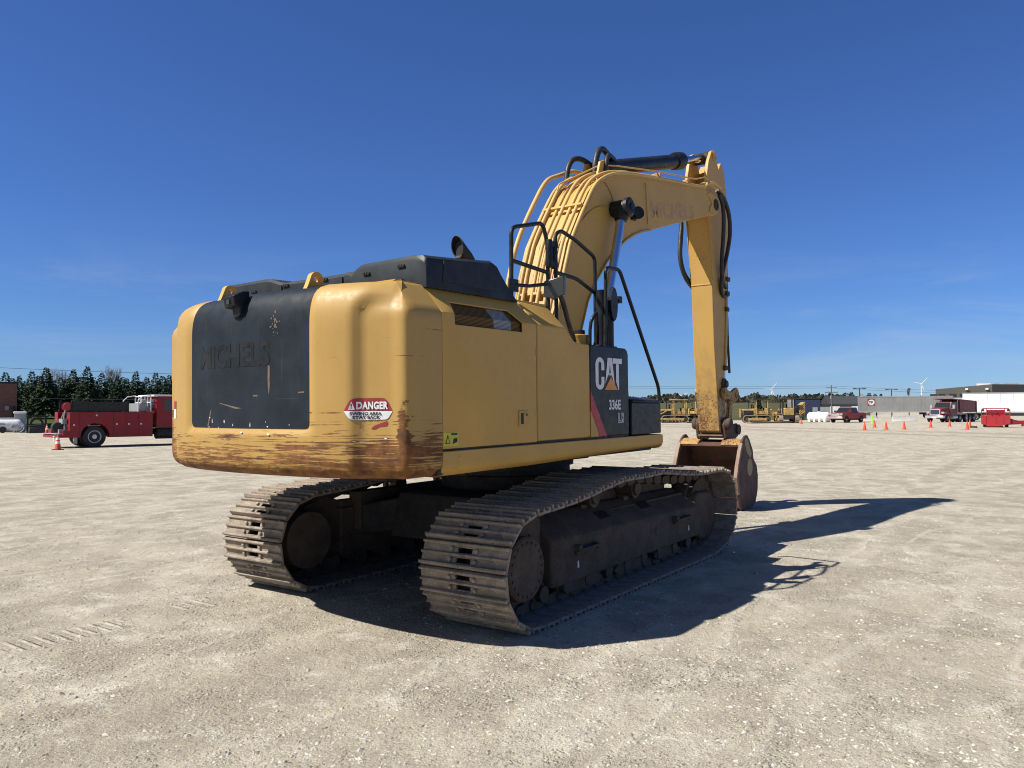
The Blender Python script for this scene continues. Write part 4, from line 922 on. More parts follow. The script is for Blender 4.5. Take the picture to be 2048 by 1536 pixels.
    for y in (-.15, .10): b.prism([(6.40, 1.97), (6.46, 2.0), (6.54, 1.95), (6.48, 1.55), (6.44, 1.34), (6.36, 1.26), (6.28, 1.32), (6.30, 1.45), (6.36, 1.65)], 'y', y, y + .06)
    b.build('bucket_link', M['stick'], bevel=.006, **S)

    # ---------------------------------------------------------------- bucket
    BW = .53
    shell = [(5.80, 1.10), (5.93, 1.13), (6.05, 1.17), (6.20, 1.13), (6.32, .96), (6.345, .82), (6.50, .70), (6.555, .52), (6.53, .27), (6.42, .10), (6.22, .005), (6.0, -.005), (5.76, .035)]
    inn = [(5.80, 1.06), (5.94, 1.085), (6.04, 1.12), (6.16, 1.09), (6.275, .94), (6.30, .80), (6.45, .675), (6.505, .52), (6.485, .29), (6.39, .145), (6.20, .055), (6.0, .045), (5.77, .07)]
    b = MB(); b.loft([[(x, -BW, z) for x, z in shell + inn[::-1]], [(x, BW, z) for x, z in shell + inn[::-1]]]); bko = b.build('bucket', M['rust'], bevel=.006, ang=30, **S)
    side = [(5.80, 1.12), (5.90, 1.20), (5.99, 1.245), (6.07, 1.25), (6.17, 1.18), (6.33, .985), (6.355, .84), (6.51, .715), (6.565, .53), (6.54, .27), (6.43, .085), (6.22, -.005), (6.0, -.01), (5.74, .02), (5.62, .28), (5.53, .57), (5.60, .75), (5.72, .98)]
    for s in (-1, 1):
        b = MB(); b.prism(side, 'y', s * (BW - .002), s * (BW + .038)); b.build('bucket_side', M['rust'], bko, bevel=.008)
        b = MB(); b.prism([(5.80, 1.13), (5.84, 1.10), (5.75, .95), (5.64, .74), (5.58, .57), (5.67, .30), (5.60, .28), (5.52, .57), (5.59, .76), (5.71, 1.0)], 'y', s * (BW - .012), s * (BW + .052)); b.build('side_cutter', M['rustl'], bko, bevel=.006)
    b = MB(); b.prism([(5.93, 1.18), (6.01, 1.215), (6.08, 1.17), (6.17, 1.04), (6.26, .93), (6.19, .86), (6.04, .95), (5.95, 1.09)], 'y', -BW - .0405, -BW - .036); b.build('paint_patch', yellow('worn_bucket_yellow', .55, (.30, .235, .10)), bko, ang=0)
    b = MB(); b.prism([(6.165 + .125 * math.cos(a), .70 + .15 * math.sin(a)) for a in [2 * PI * k / 20 for k in range(20)]], 'y', -BW - .0405, -BW - .036); b.build('paint_patch', yellow('worn_bucket_yellow', .55, (.30, .235, .10)), bko, ang=0)
    lipm = yellow('bucket_yellow_band', 1.7, (.42, .25, .085))
    for y0, y1 in ((-BW, -.20), (.20, BW)):
        b = MB(); b.loft([[(5.79, y, 1.085), (5.80, y, 1.125), (5.92, y, 1.185), (6.0, y, 1.19), (6.0, y, 1.13)] for y in (y0 + .003, y1)]); b.build('bucket_lip', lipm, bko, bevel=.006)
    for y in (-.45, -.22, 0, .22, .45):
        b = MB(); b.loft([[(5.78, y - .05, .07), (5.78, y + .05, .07), (5.78, y + .05, .015), (5.78, y - .05, .015)], [(5.60, y - .045, .065), (5.60, y + .045, .065), (5.60, y + .045, .012), (5.60, y - .045, .012)], [(5.46, y - .03, .035), (5.46, y + .03, .035), (5.46, y + .03, .015), (5.46, y - .03, .015)]]); b.build('bucket_tooth', M['rustl'], bko, bevel=.004)
    # coupler between stick and bucket
    b = MB()
    for s in (-1, 1):
        b.prism([(5.83, 1.43), (5.86, 1.52), (5.95, 1.56), (6.06, 1.52), (6.2, 1.40), (6.42, 1.44), (6.50, 1.34), (6.46, 1.22), (6.3, 1.16), (6.0, 1.15), (5.88, 1.20)], 'y', s * .215, s * .265)
    b.box2((5.88, -.23, 1.20), (6.30, .23, 1.30)); b.build('quick_coupler', M['rust'], bevel=.008, **S)
    b = MB(); b.lathe((5.94, -.34, 1.44), (0, 1, 0), [(0, .02), (0, .09), (.03, .105), (.07, .105), (.07, .08), (.61, .08), (.61, .105), (.65, .105), (.68, .09), (.68, .02)], 20); b.lathe((6.42, -.30, 1.33), (0, 1, 0), [(0, .02), (0, .09), (.05, .09), (.05, .06), (.55, .06), (.55, .09), (.6, .09), (.6, .02)], 18); b.build('bucket_pin', M['frame'], ang=30, **S)
    b = MB(); b.box2((5.845, -.215, 1.235), (5.875, .215, 1.26)); b.build('coupler_plate', M['rustl'], **S)
    return X
excavator()
# ================================================================== background
M['tyre'] = rubber()
M['rim'] = plain('steel_rim', (.55, .56, .57), .35, .5, .1)
M['truckred'] = plain('truck_red_paint', (.25, .006, .012), .40, 0, .2, 2, .35)
M['pickred'] = plain('pickup_red_paint', (.30, .014, .018), .32, 0, .12, 2)
M['dumpred'] = plain('dump_body_red', (.17, .016, .020), .5, 0, .3, 1.2)
M['equipred'] = plain('equipment_red', (.38, .016, .022), .45, 0, .2, 2)
M['steelw'] = plain('white_painted_steel', (.70, .71, .72), .45, 0, .12, 1.5)
M['greyst'] = plain('grey_sheet_steel', (.30, .31, .32), .5, 0, .15, 1.2)
M['plast'] = plain('white_plastic', (.78, .78, .77), .5, 0, .06, 2)
M['conc'] = plain('pale_concrete', (.55, .54, .51), .85, 0, .15, 1.5)
M['cone'] = plain('cone_orange', (.80, .075, .012), .55, 0, .1, 6)
M['coner'] = plain('cone_white_band', (.80, .80, .80), .4, 0, .05, 6)
M['lime'] = plain('lime_plastic', (.30, .80, .06), .5, 0, .1, 6)
M['oldyel'] = plain('old_machine_yellow', (.46, .30, .088), .62, 0, .6, 3.5)
M['navy'] = plain('navy_sheet', (.018, .030, .075), .5, 0, .2, .8)
M['wood'] = plain('weathered_timber', (.20, .15, .095), .9, 0, .35, 3)
M['pole'] = plain('grey_timber_pole', (.15, .13, .11), .9, 0, .2, 2)
M['rope'] = plain('cable', (.05, .055, .065), .6, 0, .1)
M['turb'] = plain('turbine_white', (.72, .74, .76), .5, 0, .05, .2)

def wheel(par, x, y, r_, w, side, rim=True):
    """tyre on the outside of axle end y; side +1 left, -1 right"""
    b = MB(); y1 = y + side * w
    b.lathe((x, y, r_), (0, side, 0), [(0, r_ * .60), (0, r_ * .93), (w * .12, r_), (w * .88, r_), (w, r_ * .93), (w, r_ * .60), (w * .8, r_ * .56)], 28)
    o = b.build('wheel', M['tyre'], par, ang=35)
    if rim:
        b = MB(); b.lathe((x, y + side * w * .25, r_), (0, side, 0), [(0, r_ * .58), (w * .70, r_ * .60), (w * .72, r_ * .54), (w * .45, r_ * .46), (w * .45, r_ * .24), (w * .68, r_ * .20), (w * .70, r_ * .02)], 22); b.build('rim', M['rim'], o, ang=30)
        for k in range(8):
            a = 2 * PI * k / 8
        b = MB(); b.lathe((x, y + side * w * .70, r_), (0, side, 0), [(0, r_ * .17), (w * .12, r_ * .15), (w * .12, r_ * .02)], 12); b.build('hub', M['dark'], o, ang=30)
    return o

def dir_rel(px, deg):
    """world heading: deg 0 runs away from the camera along the line of sight at px, 90 to the viewer's left"""
    return YAW - math.atan((px - 1024) / FPX) + R(deg)

# ---------------------------------------------------------------- service truck
def service_truck():
    hd_ = -R(10)
    T = empty('service_truck', 'dark red service truck with tool body and white headache rack behind the excavator', 'truck', at(191, 39.0), hd_)
    # origin at the near rear wheel (right-hand side faces the camera): shift so that the wheel centre sits at x=0, y=0
    W_ = 2.35; yo = 0.0
    def obx(name, a, c, mat, par=T, bev=.02): b = MB(); b.box2(a, c); return b.build(name, M[mat], par, bevel=bev)
    # tool body, right side at y=0, body runs to y=W_
    b = MB(); prof = [(-1.62, .62), (-1.62, 1.0), (-1.15, 1.02)]
    arch = [(.66 * math.cos(a), .52 + .66 * math.sin(a)) for a in [PI - PI * k / 14 for k in range(15)]]
    sidep = [(-1.60, .52), (-1.60, .66), (-1.42, .66), (-1.42, .86), (-1.14, .86), (-1.14, 1.72), (2.72, 1.72), (2.72, .48)] + [(.66, .48)] + [p for p in reversed(arch) if p[1] > .5] + [(-.66, .50)]
    b.prism(sidep, 'y', -.04, .46); body = b.build('tool_body', M['truckred'], T, bevel=.015)
    b = MB(); b.prism(sidep, 'y', W_ - .46, W_ + .04); b.build('tool_body', M['truckred'], T, bevel=.015)
    obx('truck_bed', (-1.14, .44, .85), (2.72, W_ - .44, 1.05), 'dark')
    obx('rear_bumper', (-1.66, 0, .50), (-1.1, W_, .64), 'truckred'); obx('step_bumper', (-1.70, .1, .66), (-1.1, W_ - .1, .70), 'greyst')
    for x in (-.72, .82, 1.42, 2.02):
        b = MB(); b.box2((x - .006, -.046, .56), (x + .006, -.038, 1.68)); b.build('door_gap', M['black'], body)
    for x, z in ((-.95, 1.10), (.05, 1.56), (.98, 1.12), (1.55, 1.12), (2.14, 1.12)):
        b = MB(); b.cyl((x, -.038, z), (x, -.062, z), .045, n=14); b.build('door_latch', M['rim'], body)
    # black bed rails / mesh sides
    b = MB(); b.box2((-.98, .05, 1.73), (-.32, .09, 2.26)); b.build('bed_side_panel', M['dark'], T)
    b = MB(); b.box2((-.28, .05, 1.73), (1.52, .09, 2.22)); b.build('bed_side_panel', M['dark'], T)
    b = MB(); b.box2((-.98, W_ - .09, 1.73), (1.52, W_ - .05, 2.24)); b.build('bed_side_panel', M['dark'], T)
    for x in (-1.02, -.30, 1.55): obx('rack_post', (x - .03, .04, 1.72), (x + .03, .10, 2.28), 'satin', T, .0)
    # hose reel at the tail and clutter
    b = MB(); b.lathe((-1.20, .1, 1.98), (0, 1, 0), [(0, .05), (0, .19), (.03, .20), (.05, .12), (.28, .12), (.30, .20), (.33, .19), (.33, .05)], 20); b.build('hose_reel', M['equipred'], T, ang=30)
    b = MB(); b.lathe((-1.52, .45, 1.0), (0, 1, 0), [(0, .05), (0, .22), (.04, .25), (.22, .25), (.25, .22), (.25, .05)], 20); b.build('spare_tyre', M['tyre'], T, ang=30)
    b = MB()
    b.tube([(-1.25, .3, .9), (-1.30, .3, 1.5), (-1.24, .3, 1.80), (-1.20, .28, 1.9)], .03, 6); b.tube([(-1.38, .6, .9), (-1.32, .6, 1.4), (-1.22, .6, 1.70)], .03, 6); b.box2((-1.36, .3, 1.15), (-1.17, .9, 1.40)); b.box2((-1.55, .15, .70), (-1.25, .30, .90)); b.build('tail_fittings', M['greyst'], T)
    for z in (.34, .44, .54): obx('tail_marker', (-1.76, .12, z), (-1.71, .30, z + .045), 'white', T, 0)
    wheel(T, 0, .33, .52, .30, -1); wheel(T, 0, .68, .52, .28, -1, False); wheel(T, 0, W_ - .33, .52, .30, 1); wheel(T, 0, W_ - .68, .52, .28, 1, False)
    wheel(T, 5.15, .30, .52, .30, -1); wheel(T, 5.15, W_ - .30, .52, .30, 1)
    obx('chassis', (-1.2, .75, .55), (6.0, W_ - .75, .85), 'dark'); obx('rear_axle', (-.1, .4, .42), (.1, W_ - .4, .62), 'dark')
    obx('mud_flap', (-.80, .05, .18), (-.77, .62, .62), 'greyst', T, 0)
    # fuel tank and step under the cab
    b = MB(); b.cyl((3.0, .30, .62), (4.35, .30, .62), .29, n=18); b.build('fuel_tank', M['dark'], T, ang=40)
    obx('cab_step', (3.0, -.02, .38), (4.3, .25, .44), 'dark')
    # crew cab
    b = MB(); C = [(2.92, .92), (5.0, .92), (5.05, 1.72), (4.55, 2.46), (4.35, 2.52), (3.0, 2.52), (2.92, 2.44)]
    b.loft([[(x, .04, z) for x, z in C], [(x, W_ - .04, z) for x, z in C]]); cab = b.build('crew_cab', M['truckred'], T, bevel=.05, seg=3)
    obx('cab_roof', (2.80, .08, 2.50), (4.45, W_ - .08, 2.60), 'steelw')
    for a, c in (((3.32, .035, 1.78), (3.92, .042, 2.34)), ((4.06, .035, 1.78), (4.62, .042, 2.34))):
        b = MB(); b.box2(a, c); b.build('cab_window', M['glass'], cab)
    b = MB(); b.box2((2.913, .35, 1.75), (2.922, W_ - .35, 2.32)); b.build('cab_window', M['glass'], cab)
    b = MB(); b.tube([(2.86, .16, 1.72), (2.86, .16, 2.30), (2.92, .16, 2.42), (3.14, .16, 2.42), (3.20, .16, 2.30), (3.20, .16, 1.72), (2.86, .16, 1.72)], .025, 8); b.build('grab_frame', M['truckred'], T)
    for x in (3.98,): b = MB(); b.box2((x - .01, .036, .98), (x + .01, .0385, 2.3)); b.build('door_gap', M['black'], cab)
    b = MB(); b.box2((4.20, .02, 1.36), (4.36, .04, 1.56)); b.build('door_handle', M['black'], cab)
    b = MB(); b.loft([[(5.0, .10, .75), (5.0, W_ - .1, .75), (5.0, W_ - .1, 1.72), (5.0, .10, 1.72)], [(6.25, .22, .75), (6.25, W_ - .22, .75), (6.25, W_ - .22, 1.52), (6.25, .22, 1.52)]]); b.build('engine_bonnet', M['truckred'], T, bevel=.08, seg=3)
    obx('front_bumper', (6.2, .05, .5), (6.4, W_ - .05, .80), 'steelw')
    # white headache rack
    b = MB()
    for y in (.12, W_ - .12):
        b.tube([(2.66, y, 1.72), (2.66, y, 2.54)], .035, 8); b.tube([(2.05, y, 1.72), (2.05, y, 2.30), (2.25, y, 2.50), (2.66, y, 2.56)], .03, 8)
    for z in (1.9, 2.2, 2.52): b.tube([(2.66, .12, z), (2.66, W_ - .12, z)], .03, 8)
    for y in (.5, .9, 1.4, 1.8): b.tube([(2.66, y, 1.72), (2.66, y, 2.54)], .022, 8)
    b.build('headache_rack', M['steelw'], T)
    b = MB(); b.box2((2.15, .3, 1.72), (2.55, W_ - .3, 2.15)); b.box2((2.25, .2, 2.15), (2.5, .5, 2.35)); b.build('work_equipment', M['greyst'], T, bevel=.03)
    # centre the wheel contact: shift children so that the near tyre's outside is at y=0
    return T
service_truck()

# ---------------------------------------------------------------- cones
def cone(p, label, h=.71, mat='cone', band=True, grp='orange cones across the yard', cat='traffic cone'):
    t_ = empty('traffic_cone', label, cat, p, rnd.uniform(0, 6), grp)
    b = MB(); b.box((0, 0, .02), (.36, .36, .04)); b.build('base', M['cone' if mat != 'lime' else 'lime'] if h < .7 else M['dark'], t_, bevel=.01)
    b = MB(); b.lathe((0, 0, .03), (0, 0, 1), [(0, .145), (.03, .135), (h - .05, .035), (h - .03, .03), (h - .03, .01)], 20); c = b.build('cone_body', M[mat], t_, ang=40)
    if band:
        for z0, z1 in ((h * .40, h * .56), (h * .64, h * .80)):
            rr = lambda z: .1365 - (.1) * (z - .06) / (h - .11) + .003
            b = MB(); b.loft([[(rr(z) * math.cos(2 * PI * k / 20), rr(z) * math.sin(2 * PI * k / 20), z) for k in range(20)] for z in (z0, z1)], cap=False); b.build('reflective_band', M['coner'], c, ang=40)
    return t_
cone(at(117, 36.6), 'orange cone with white bands beside the tail of the red service truck')
cone(at(94.5, 65.5), 'small banded orange cone by the grass next to the black steel rack')
for px, y, lab in ((1728, 857.6, 'plain orange cone standing alone in front of the pickup tail'), (1748, 852.8, 'plain orange cone just below the lime post'), (1771, 857, 'orange cone between the two concrete barriers, nearest the wheel lane'),
                   (1807, 856.3, 'orange cone in front of the long concrete barrier'), (1860, 853, 'orange cone at the front bumper of the dump truck'), (1898, 851, 'orange cone beside the front wheel of the dump truck'),
                   (1933, 857, 'orange cone with a thin stick, beside the black rubber block'), (1938.5, 851, 'orange cone behind the one with the stick'), (1602, 846.5, 'orange cone at the foot of the counterweighted pipelayer')):
    Z = FPX * CAM.z / (y - hz(px)) * .93
    cone(at(px, Z), lab, .69, band=False)
t_ = empty('marker_post', 'lime green marker post on a round base before the concrete barrier', 'marker post', at(1744, 96))
b = MB(); b.lathe((0, 0, 0), (0, 0, 1), [(0, .20), (.06, .20), (.10, .12), (.80, .07), (.82, .01)], 16); b.build('post', M['lime'], t_, ang=40)
b = MB(); b.box((0, 0, .82), (.22, .22, .05)); b.build('post_top', M['lime'], t_, bevel=.01)
p = at(1933, 74)
b = MB(); b.tube([p, p + Vector((.02, 0, 1.25))], .02, 8); tag(b.build('marker_stick', M['greyst']), 'thin grey stick standing in the orange cone by the rubber block', 'stick')
p = at(1945.5, 73); b = MB(); b.loft([[p + Vector(q) for q in ((-.35, -.3, 0), (.35, -.3, 0), (.35, .3, 0), (-.35, .3, 0))], [p + Vector(q) for q in ((-.28, -.25, .16), (.28, -.25, .16), (.28, .25, .16), (-.28, .25, .16))]]); tag(b.build('rubber_block', M['dark'], bevel=.03), 'black rubber block on the gravel beside an orange cone', 'rubber block')

# ---------------------------------------------------------------- pickup
def pickup():
    T = empty('pickup_truck', 'red pickup truck with chrome bumper parked before the grey trailer', 'pickup', at(1694, 104), dir_rel(1694, 180 - 29))
    pr = [(-2.95, .55), (-2.95, 1.28), (-1.05, 1.30), (-.98, 1.36), (-.72, 1.92), (.55, 1.96), (1.25, 1.36), (2.78, 1.24), (2.92, 1.1), (2.95, .55)]
    body = [(-2.95, .50), (-2.95, 1.26), (1.30, 1.30), (2.75, 1.22), (2.92, 1.08), (2.95, .50)]
    b = MB(); b.loft([[(x, -.99, z) for x, z in body], [(x, .99, z) for x, z in body]]); bo = b.build('body', M['pickred'], T, bevel=.06, seg=3)
    cabp = [(-1.10, 1.24), (-.85, 1.88), (-.70, 1.95), (.48, 1.95), (.62, 1.90), (1.32, 1.24)]
    b = MB(); b.loft([[(x, -.93 + (.12 if z > 1.5 else 0), z) for x, z in cabp], [(x, .93 - (.12 if z > 1.5 else 0), z) for x, z in cabp]]); b.build('cab', M['pickred'], T, bevel=.04, seg=3)
    for s in (-1, 1):
        for x0, x1, xa, xb in ((-.86, -.10, -.74, -.10), (-.02, 1.02, -.02, .50)):
            b = MB(); b.loft([[(x0, s * .935, 1.34), (x1, s * .935, 1.34), (xb, s * .842, 1.86), (xa, s * .842, 1.86)], [(x0, s * .90, 1.34), (x1, s * .90, 1.34), (xb, s * .80, 1.86), (xa, s * .80, 1.86)]]); b.build('side_window', M['glass'], T)
        wheel(T, 1.95, s * .72, .40, .27, s); wheel(T, -1.75, s * .72, .40, .27, s)
        for x in (1.95, -1.75):
            b = MB(); b.prism([(x + .50 * math.cos(PI * k / 12), .46 + .50 * math.sin(PI * k / 12)) for k in range(13)], 'y', s * .90, s * .996); b.build('wheel_arch', M['dark'], T)
        b = MB(); b.box2((2.86, s * .60, .95), (2.965, s * .95, 1.16)); b.build('headlight', M['rim'], T, bevel=.02)
        b = MB(); b.box2((.95, s * .95, 1.32), (1.12, s * 1.22, 1.56)); b.build('mirror', M['dark'], T, bevel=.02)
    b = MB(); b.loft([[(1.345, -.82, 1.28), (1.345, .82, 1.28), (.66, .74, 1.90), (.66, -.74, 1.90)], [(1.30, -.82, 1.28), (1.30, .82, 1.28), (.60, .74, 1.90), (.60, -.74, 1.90)]]); b.build('windscreen', M['glass'], T)
    b = MB(); b.box2((2.90, -.58, .86), (2.975, .58, 1.15)); b.build('grille', M['rim'], T, bevel=.02)
    b = MB(); b.box2((2.85, -1.0, .52), (3.12, 1.0, .78)); b.build('front_bumper', M['rim'], T, bevel=.05)
    b = MB(); b.box2((-3.08, -.98, .5), (-2.9, .98, .72)); b.build('rear_bumper', M['rim'], T, bevel=.04)
    b = MB(); b.box2((-2.80, -.80, 1.27), (-1.16, .80, 1.285)); b.build('cargo_bed', M['dark'], T)
    b = MB(); b.box2((-2.6, -.7, .35), (2.7, .7, .55)); b.build('chassis', M['dark'], T)
pickup()

# ---------------------------------------------------------------- dump truck
def dump_truck():
    T = empty('dump_truck', 'dark red dump truck with chrome grille parked before the white trailer', 'dump truck', at(1903, 106), dir_rel(1903, 180 - 25))
    def part(name, mat, fn, bev=.03, par=T): b = MB(); fn(b); return b.build(name, M[mat], par, bevel=bev)
    part('engine_bonnet', 'dumpred', lambda b: b.loft([[(2.6, -1.0, .85), (2.6, 1.0, .85), (2.6, .95, 1.95), (2.6, -.95, 1.95)], [(4.55, -.85, .85), (4.55, .85, .85), (4.55, .78, 1.70), (4.55, -.78, 1.70)]]), .08)
    C = [(.75, .9), (2.65, .9), (2.65, 1.9), (2.25, 2.65), (.75, 2.70)]
    cab = part('cab', 'dumpred', lambda b: b.loft([[(x, -1.1, z) for x, z in C], [(x, 1.1, z) for x, z in C]]), .06)
    part('windscreen', 'glass', lambda b: b.loft([[(2.69, -.95, 1.95), (2.69, .95, 1.95), (2.31, .92, 2.56), (2.31, -.92, 2.56)], [(2.64, -.95, 1.95), (2.64, .95, 1.95), (2.26, .92, 2.56), (2.26, -.92, 2.56)]]), 0)
    for s in (-1, 1):
        part('side_window', 'glass', lambda b: b.prism([(1.15, 1.85), (2.5, 1.85), (2.18, 2.5), (1.15, 2.55)], 'y', s * 1.09, s * 1.106), 0)
        part('fender', 'dumpred', lambda b: b.prism([(3.62 + .72 * math.cos(PI * k / 12), .62 + .72 * math.sin(PI * k / 12)) for k in range(13)], 'y', s * .82, s * 1.2), .04)
        part('headlight', 'rim', lambda b: b.box2((4.2, s * .78, 1.12), (4.52, s * 1.1, 1.34)), .03)
        part('mirror', 'rim', lambda b: (b.box2((2.5, s * 1.3, 1.75), (2.58, s * 1.55, 2.25)), b.tube([(2.5, s * 1.08, 1.75), (2.54, s * 1.4, 1.75)], .02, 6))[0], .0)
        part('exhaust_stack', 'rim', lambda b: b.cyl((.62, s * 1.0, .9), (.62, s * 1.0, 3.0), .08), 0)
        wheel(T, 3.62, s * .95, .52, .30, s)
        for x in (.35, -1.35, -2.45, -3.55): wheel(T, x, s * .88, .50, .34, s)
        part('air_tank', 'rim', lambda b: b.cyl((1.0, s * .95, .65), (2.2, s * .95, .65), .28), 0)
    part('grille', 'navy', lambda b: b.box2((4.54, -.55, 1.02), (4.60, .55, 1.60)), .02)
    part('grille_frame', 'rim', lambda b: (b.box2((4.53, -.66, .98), (4.585, -.55, 1.66)), b.box2((4.53, .55, .98), (4.585, .66, 1.66)), b.box2((4.53, -.66, 1.60), (4.585, .66, 1.72)), b.box2((4.53, -.66, .93), (4.585, .66, 1.02)))[0], .01)
    part('front_bumper', 'rim', lambda b: b.box2((4.35, -1.18, .52), (4.80, 1.18, .86)), .06)
    part('number_plate', 'white', lambda b: b.box2((4.805, -.25, .55), (4.82, .25, .70)), 0)
    part('chassis', 'dark', lambda b: b.box2((-4.1, -.5, .55), (4.3, .5, .95)), .02)
    D = [(-4.25, 1.30), (.45, 1.30), (.55, 2.95), (-4.05, 2.72), (-4.25, 2.60)]
    bodyo = part('dump_body', 'dumpred', lambda b: (b.prism(D, 'y', -1.2, -1.12), b.prism(D, 'y', 1.12, 1.2), b.box2((-4.2, -1.13, 1.30), (.45, 1.13, 1.38)), b.box2((.42, -1.13, 1.3), (.50, 1.13, 2.9)), b.box2((-4.25, -1.13, 1.3), (-4.17, 1.13, 2.62)))[0], .02)
    part('cab_protector', 'dumpred', lambda b: b.loft([[(.48, -1.2, 2.86), (.48, 1.2, 2.86), (.48, 1.2, 2.98), (.48, -1.2, 2.98)], [(2.55, -1.15, 2.98), (2.55, 1.15, 2.98), (2.55, 1.15, 3.08), (2.55, -1.15, 3.08)]]), .02)
    for s in (-1, 1):
        for x in (-4.22, .38): part('body_post', 'dumpred', lambda b: b.box2((x - .08, s * 1.18, 1.2), (x + .08, s * 1.27, 2.72 + (.2 if x > 0 else 0))), .01, bodyo)
        part('body_rail', 'dumpred', lambda b: b.loft([[(-4.2, s * 1.18, 2.66), (-4.2, s * 1.27, 2.66), (-4.2, s * 1.27, 2.78), (-4.2, s * 1.18, 2.78)], [(.5, s * 1.18, 2.88), (.5, s * 1.27, 2.88), (.5, s * 1.27, 3.0), (.5, s * 1.18, 3.0)]]), .01, bodyo)
dump_truck()

# ---------------------------------------------------------------- trailers
def trailer(px, Z, deg, L, H, label, mat, seams, bogies, sign=False):
    T = empty('box_trailer', label, 'trailer', at(px, Z), dir_rel(px, deg))
    b = MB(); b.box2((0, -1.28, 1.15), (L, 1.28, H)); body = b.build('box_body', M[mat], T, bevel=.04)
    for s in (-1, 1):
        b = MB(); b.box2((-.02, s * 1.27, 1.08), (L + .02, s * 1.31, 1.30)); b.build('side_rail', M['greyst'], body)
        b = MB(); b.box2((-.02, s * 1.27, H - .14), (L + .02, s * 1.31, H + .01)); b.build('roof_rail', M['greyst'], body)
        b = MB()
        for k in range(1, seams):
            x = L * k / seams; b.box2((x - .02, s * 1.279, 1.3), (x + .02, s * 1.286, H - .14))
        o_ = b.build('panel_joint', M['greyst'], body); o_['kind'] = 'stuff'
        for x in bogies: wheel(T, x, s * .82, .50, .42, s)
        lx = L * .2 if bogies[0] > L / 2 else L * .8
        b = MB(); b.box2((lx - .06, s * .7 - .05, .05), (lx + .06, s * .7 + .05, 1.2)); b.box2((lx - .15, s * .7 - .12, 0), (lx + .15, s * .7 + .12, .05)); b.build('landing_leg', M['dark'], T)
    b = MB(); b.box2((min(bogies) - 1.2, -.5, .7), (max(bogies) + 1.2, .5, 1.12)); b.build('bogie_frame', M['dark'], T)
    for x in (0, L):
        b = MB(); b.box2((x - .03, -1.2, .55), (x + .03, 1.2, .68)) if x == 0 else b.box2((x - .03, -1.2, 1.1), (x + .03, 1.2, 1.2)); b.build('end_beam', M['dark'], T)
    return T
tg = plain('dull_trailer_aluminium', (.27, .27, .265), .55, .15, .2, .5); M['trl'] = tg
M['trlw'] = plain('white_trailer_skin', (.74, .77, .82), .35, 0, .06, .4)
tp = trailer(1716, 153, -90 + 4, 15.9, 4.1, 'long dull grey box trailer with a round red and white logo', 'trl', 26, (11.7, 12.95))
# roundel on the flank that faces the yard
def roundel(par):
    y = 1.2925; x0, z0, s = 2.2, 3.0, .86
    def P(a, c, o=0.): return (x0 + a * s, -y - o, z0 + c * s)
    b = MB()
    for q in (((-.78, .60), (-.60, .78), (-.30, .64), (-.62, .34)), ((.78, .60), (.60, .78), (.30, .64), (.62, .34)), ((-.82, -.80), (-.50, -.80), (-.30, -.50), (-.62, -.40)), ((.82, -.80), (.50, -.80), (.30, -.50), (.62, -.40)), ((-.66, .72), (.66, .72), (.66, .60), (-.66, .60)), ((-.70, -.55), (.70, -.55), (.70, -.66), (-.70, -.66)), ((-.78, .55), (-.68, .55), (-.68, -.5), (-.78, -.5)), ((.78, .55), (.68, .55), (.68, -.5), (.78, -.5))):
        b.face([P(a, c) for a, c in q])
    b.build('logo_frame', M['red'], par, ang=0)
    b = MB(); b.face([P(.62 * math.cos(2 * PI * k / 32), .58 * math.sin(2 * PI * k / 32), .004) for k in range(32)]); b.build('logo_disc', M['white'], par, ang=0)
    text_mesh('TIP', .62, lambda a, c, d: P(-.50 + a, -.22 + c, .008), 'logo_lettering', M['black'], par, sx=.98, bold=.035)
roundel(tp)
trailer(1926, 121, -90 - 3, 14.6, 4.1, 'bright white box trailer at the edge of the picture behind the red drag box', 'trlw', 9, (1.6, 2.9))
trailer(1884, 158, -90 + 2, 9.0, 3.9, 'white box trailer half hidden behind the dump truck', 'trlw', 6, (6.5, 7.7))

# ---------------------------------------------------------------- concrete barriers
def barrier(px0, px1, Z, label):
    a, c = at(px0, Z), at(px1, Z); d = c - a; L = d.length
    T = empty('concrete_barrier', label, 'barrier', a, math.atan2(d.y, d.x), 'concrete barriers before the trailers')
    n = max(1, round(L / 3.0))
    for k in range(n):
        x0, x1 = L * k / n + .02, L * (k + 1) / n - .02
        pr = [(-.30, 0), (.30, 0), (.30, .08), (.15, .32), (.08, .82), (-.08, .82), (-.15, .32), (-.30, .08)]
        b = MB(); b.loft([[(x0, y, z) for y, z in pr], [(x1, y, z) for y, z in pr]]); b.build('barrier_block', M['conc'], T, bevel=.015)
barrier(1722, 1752, 112, 'short row of pale concrete barriers beside the pickup tail')
barrier(1784, 1833, 112, 'longer row of pale concrete barriers left of the dump truck')

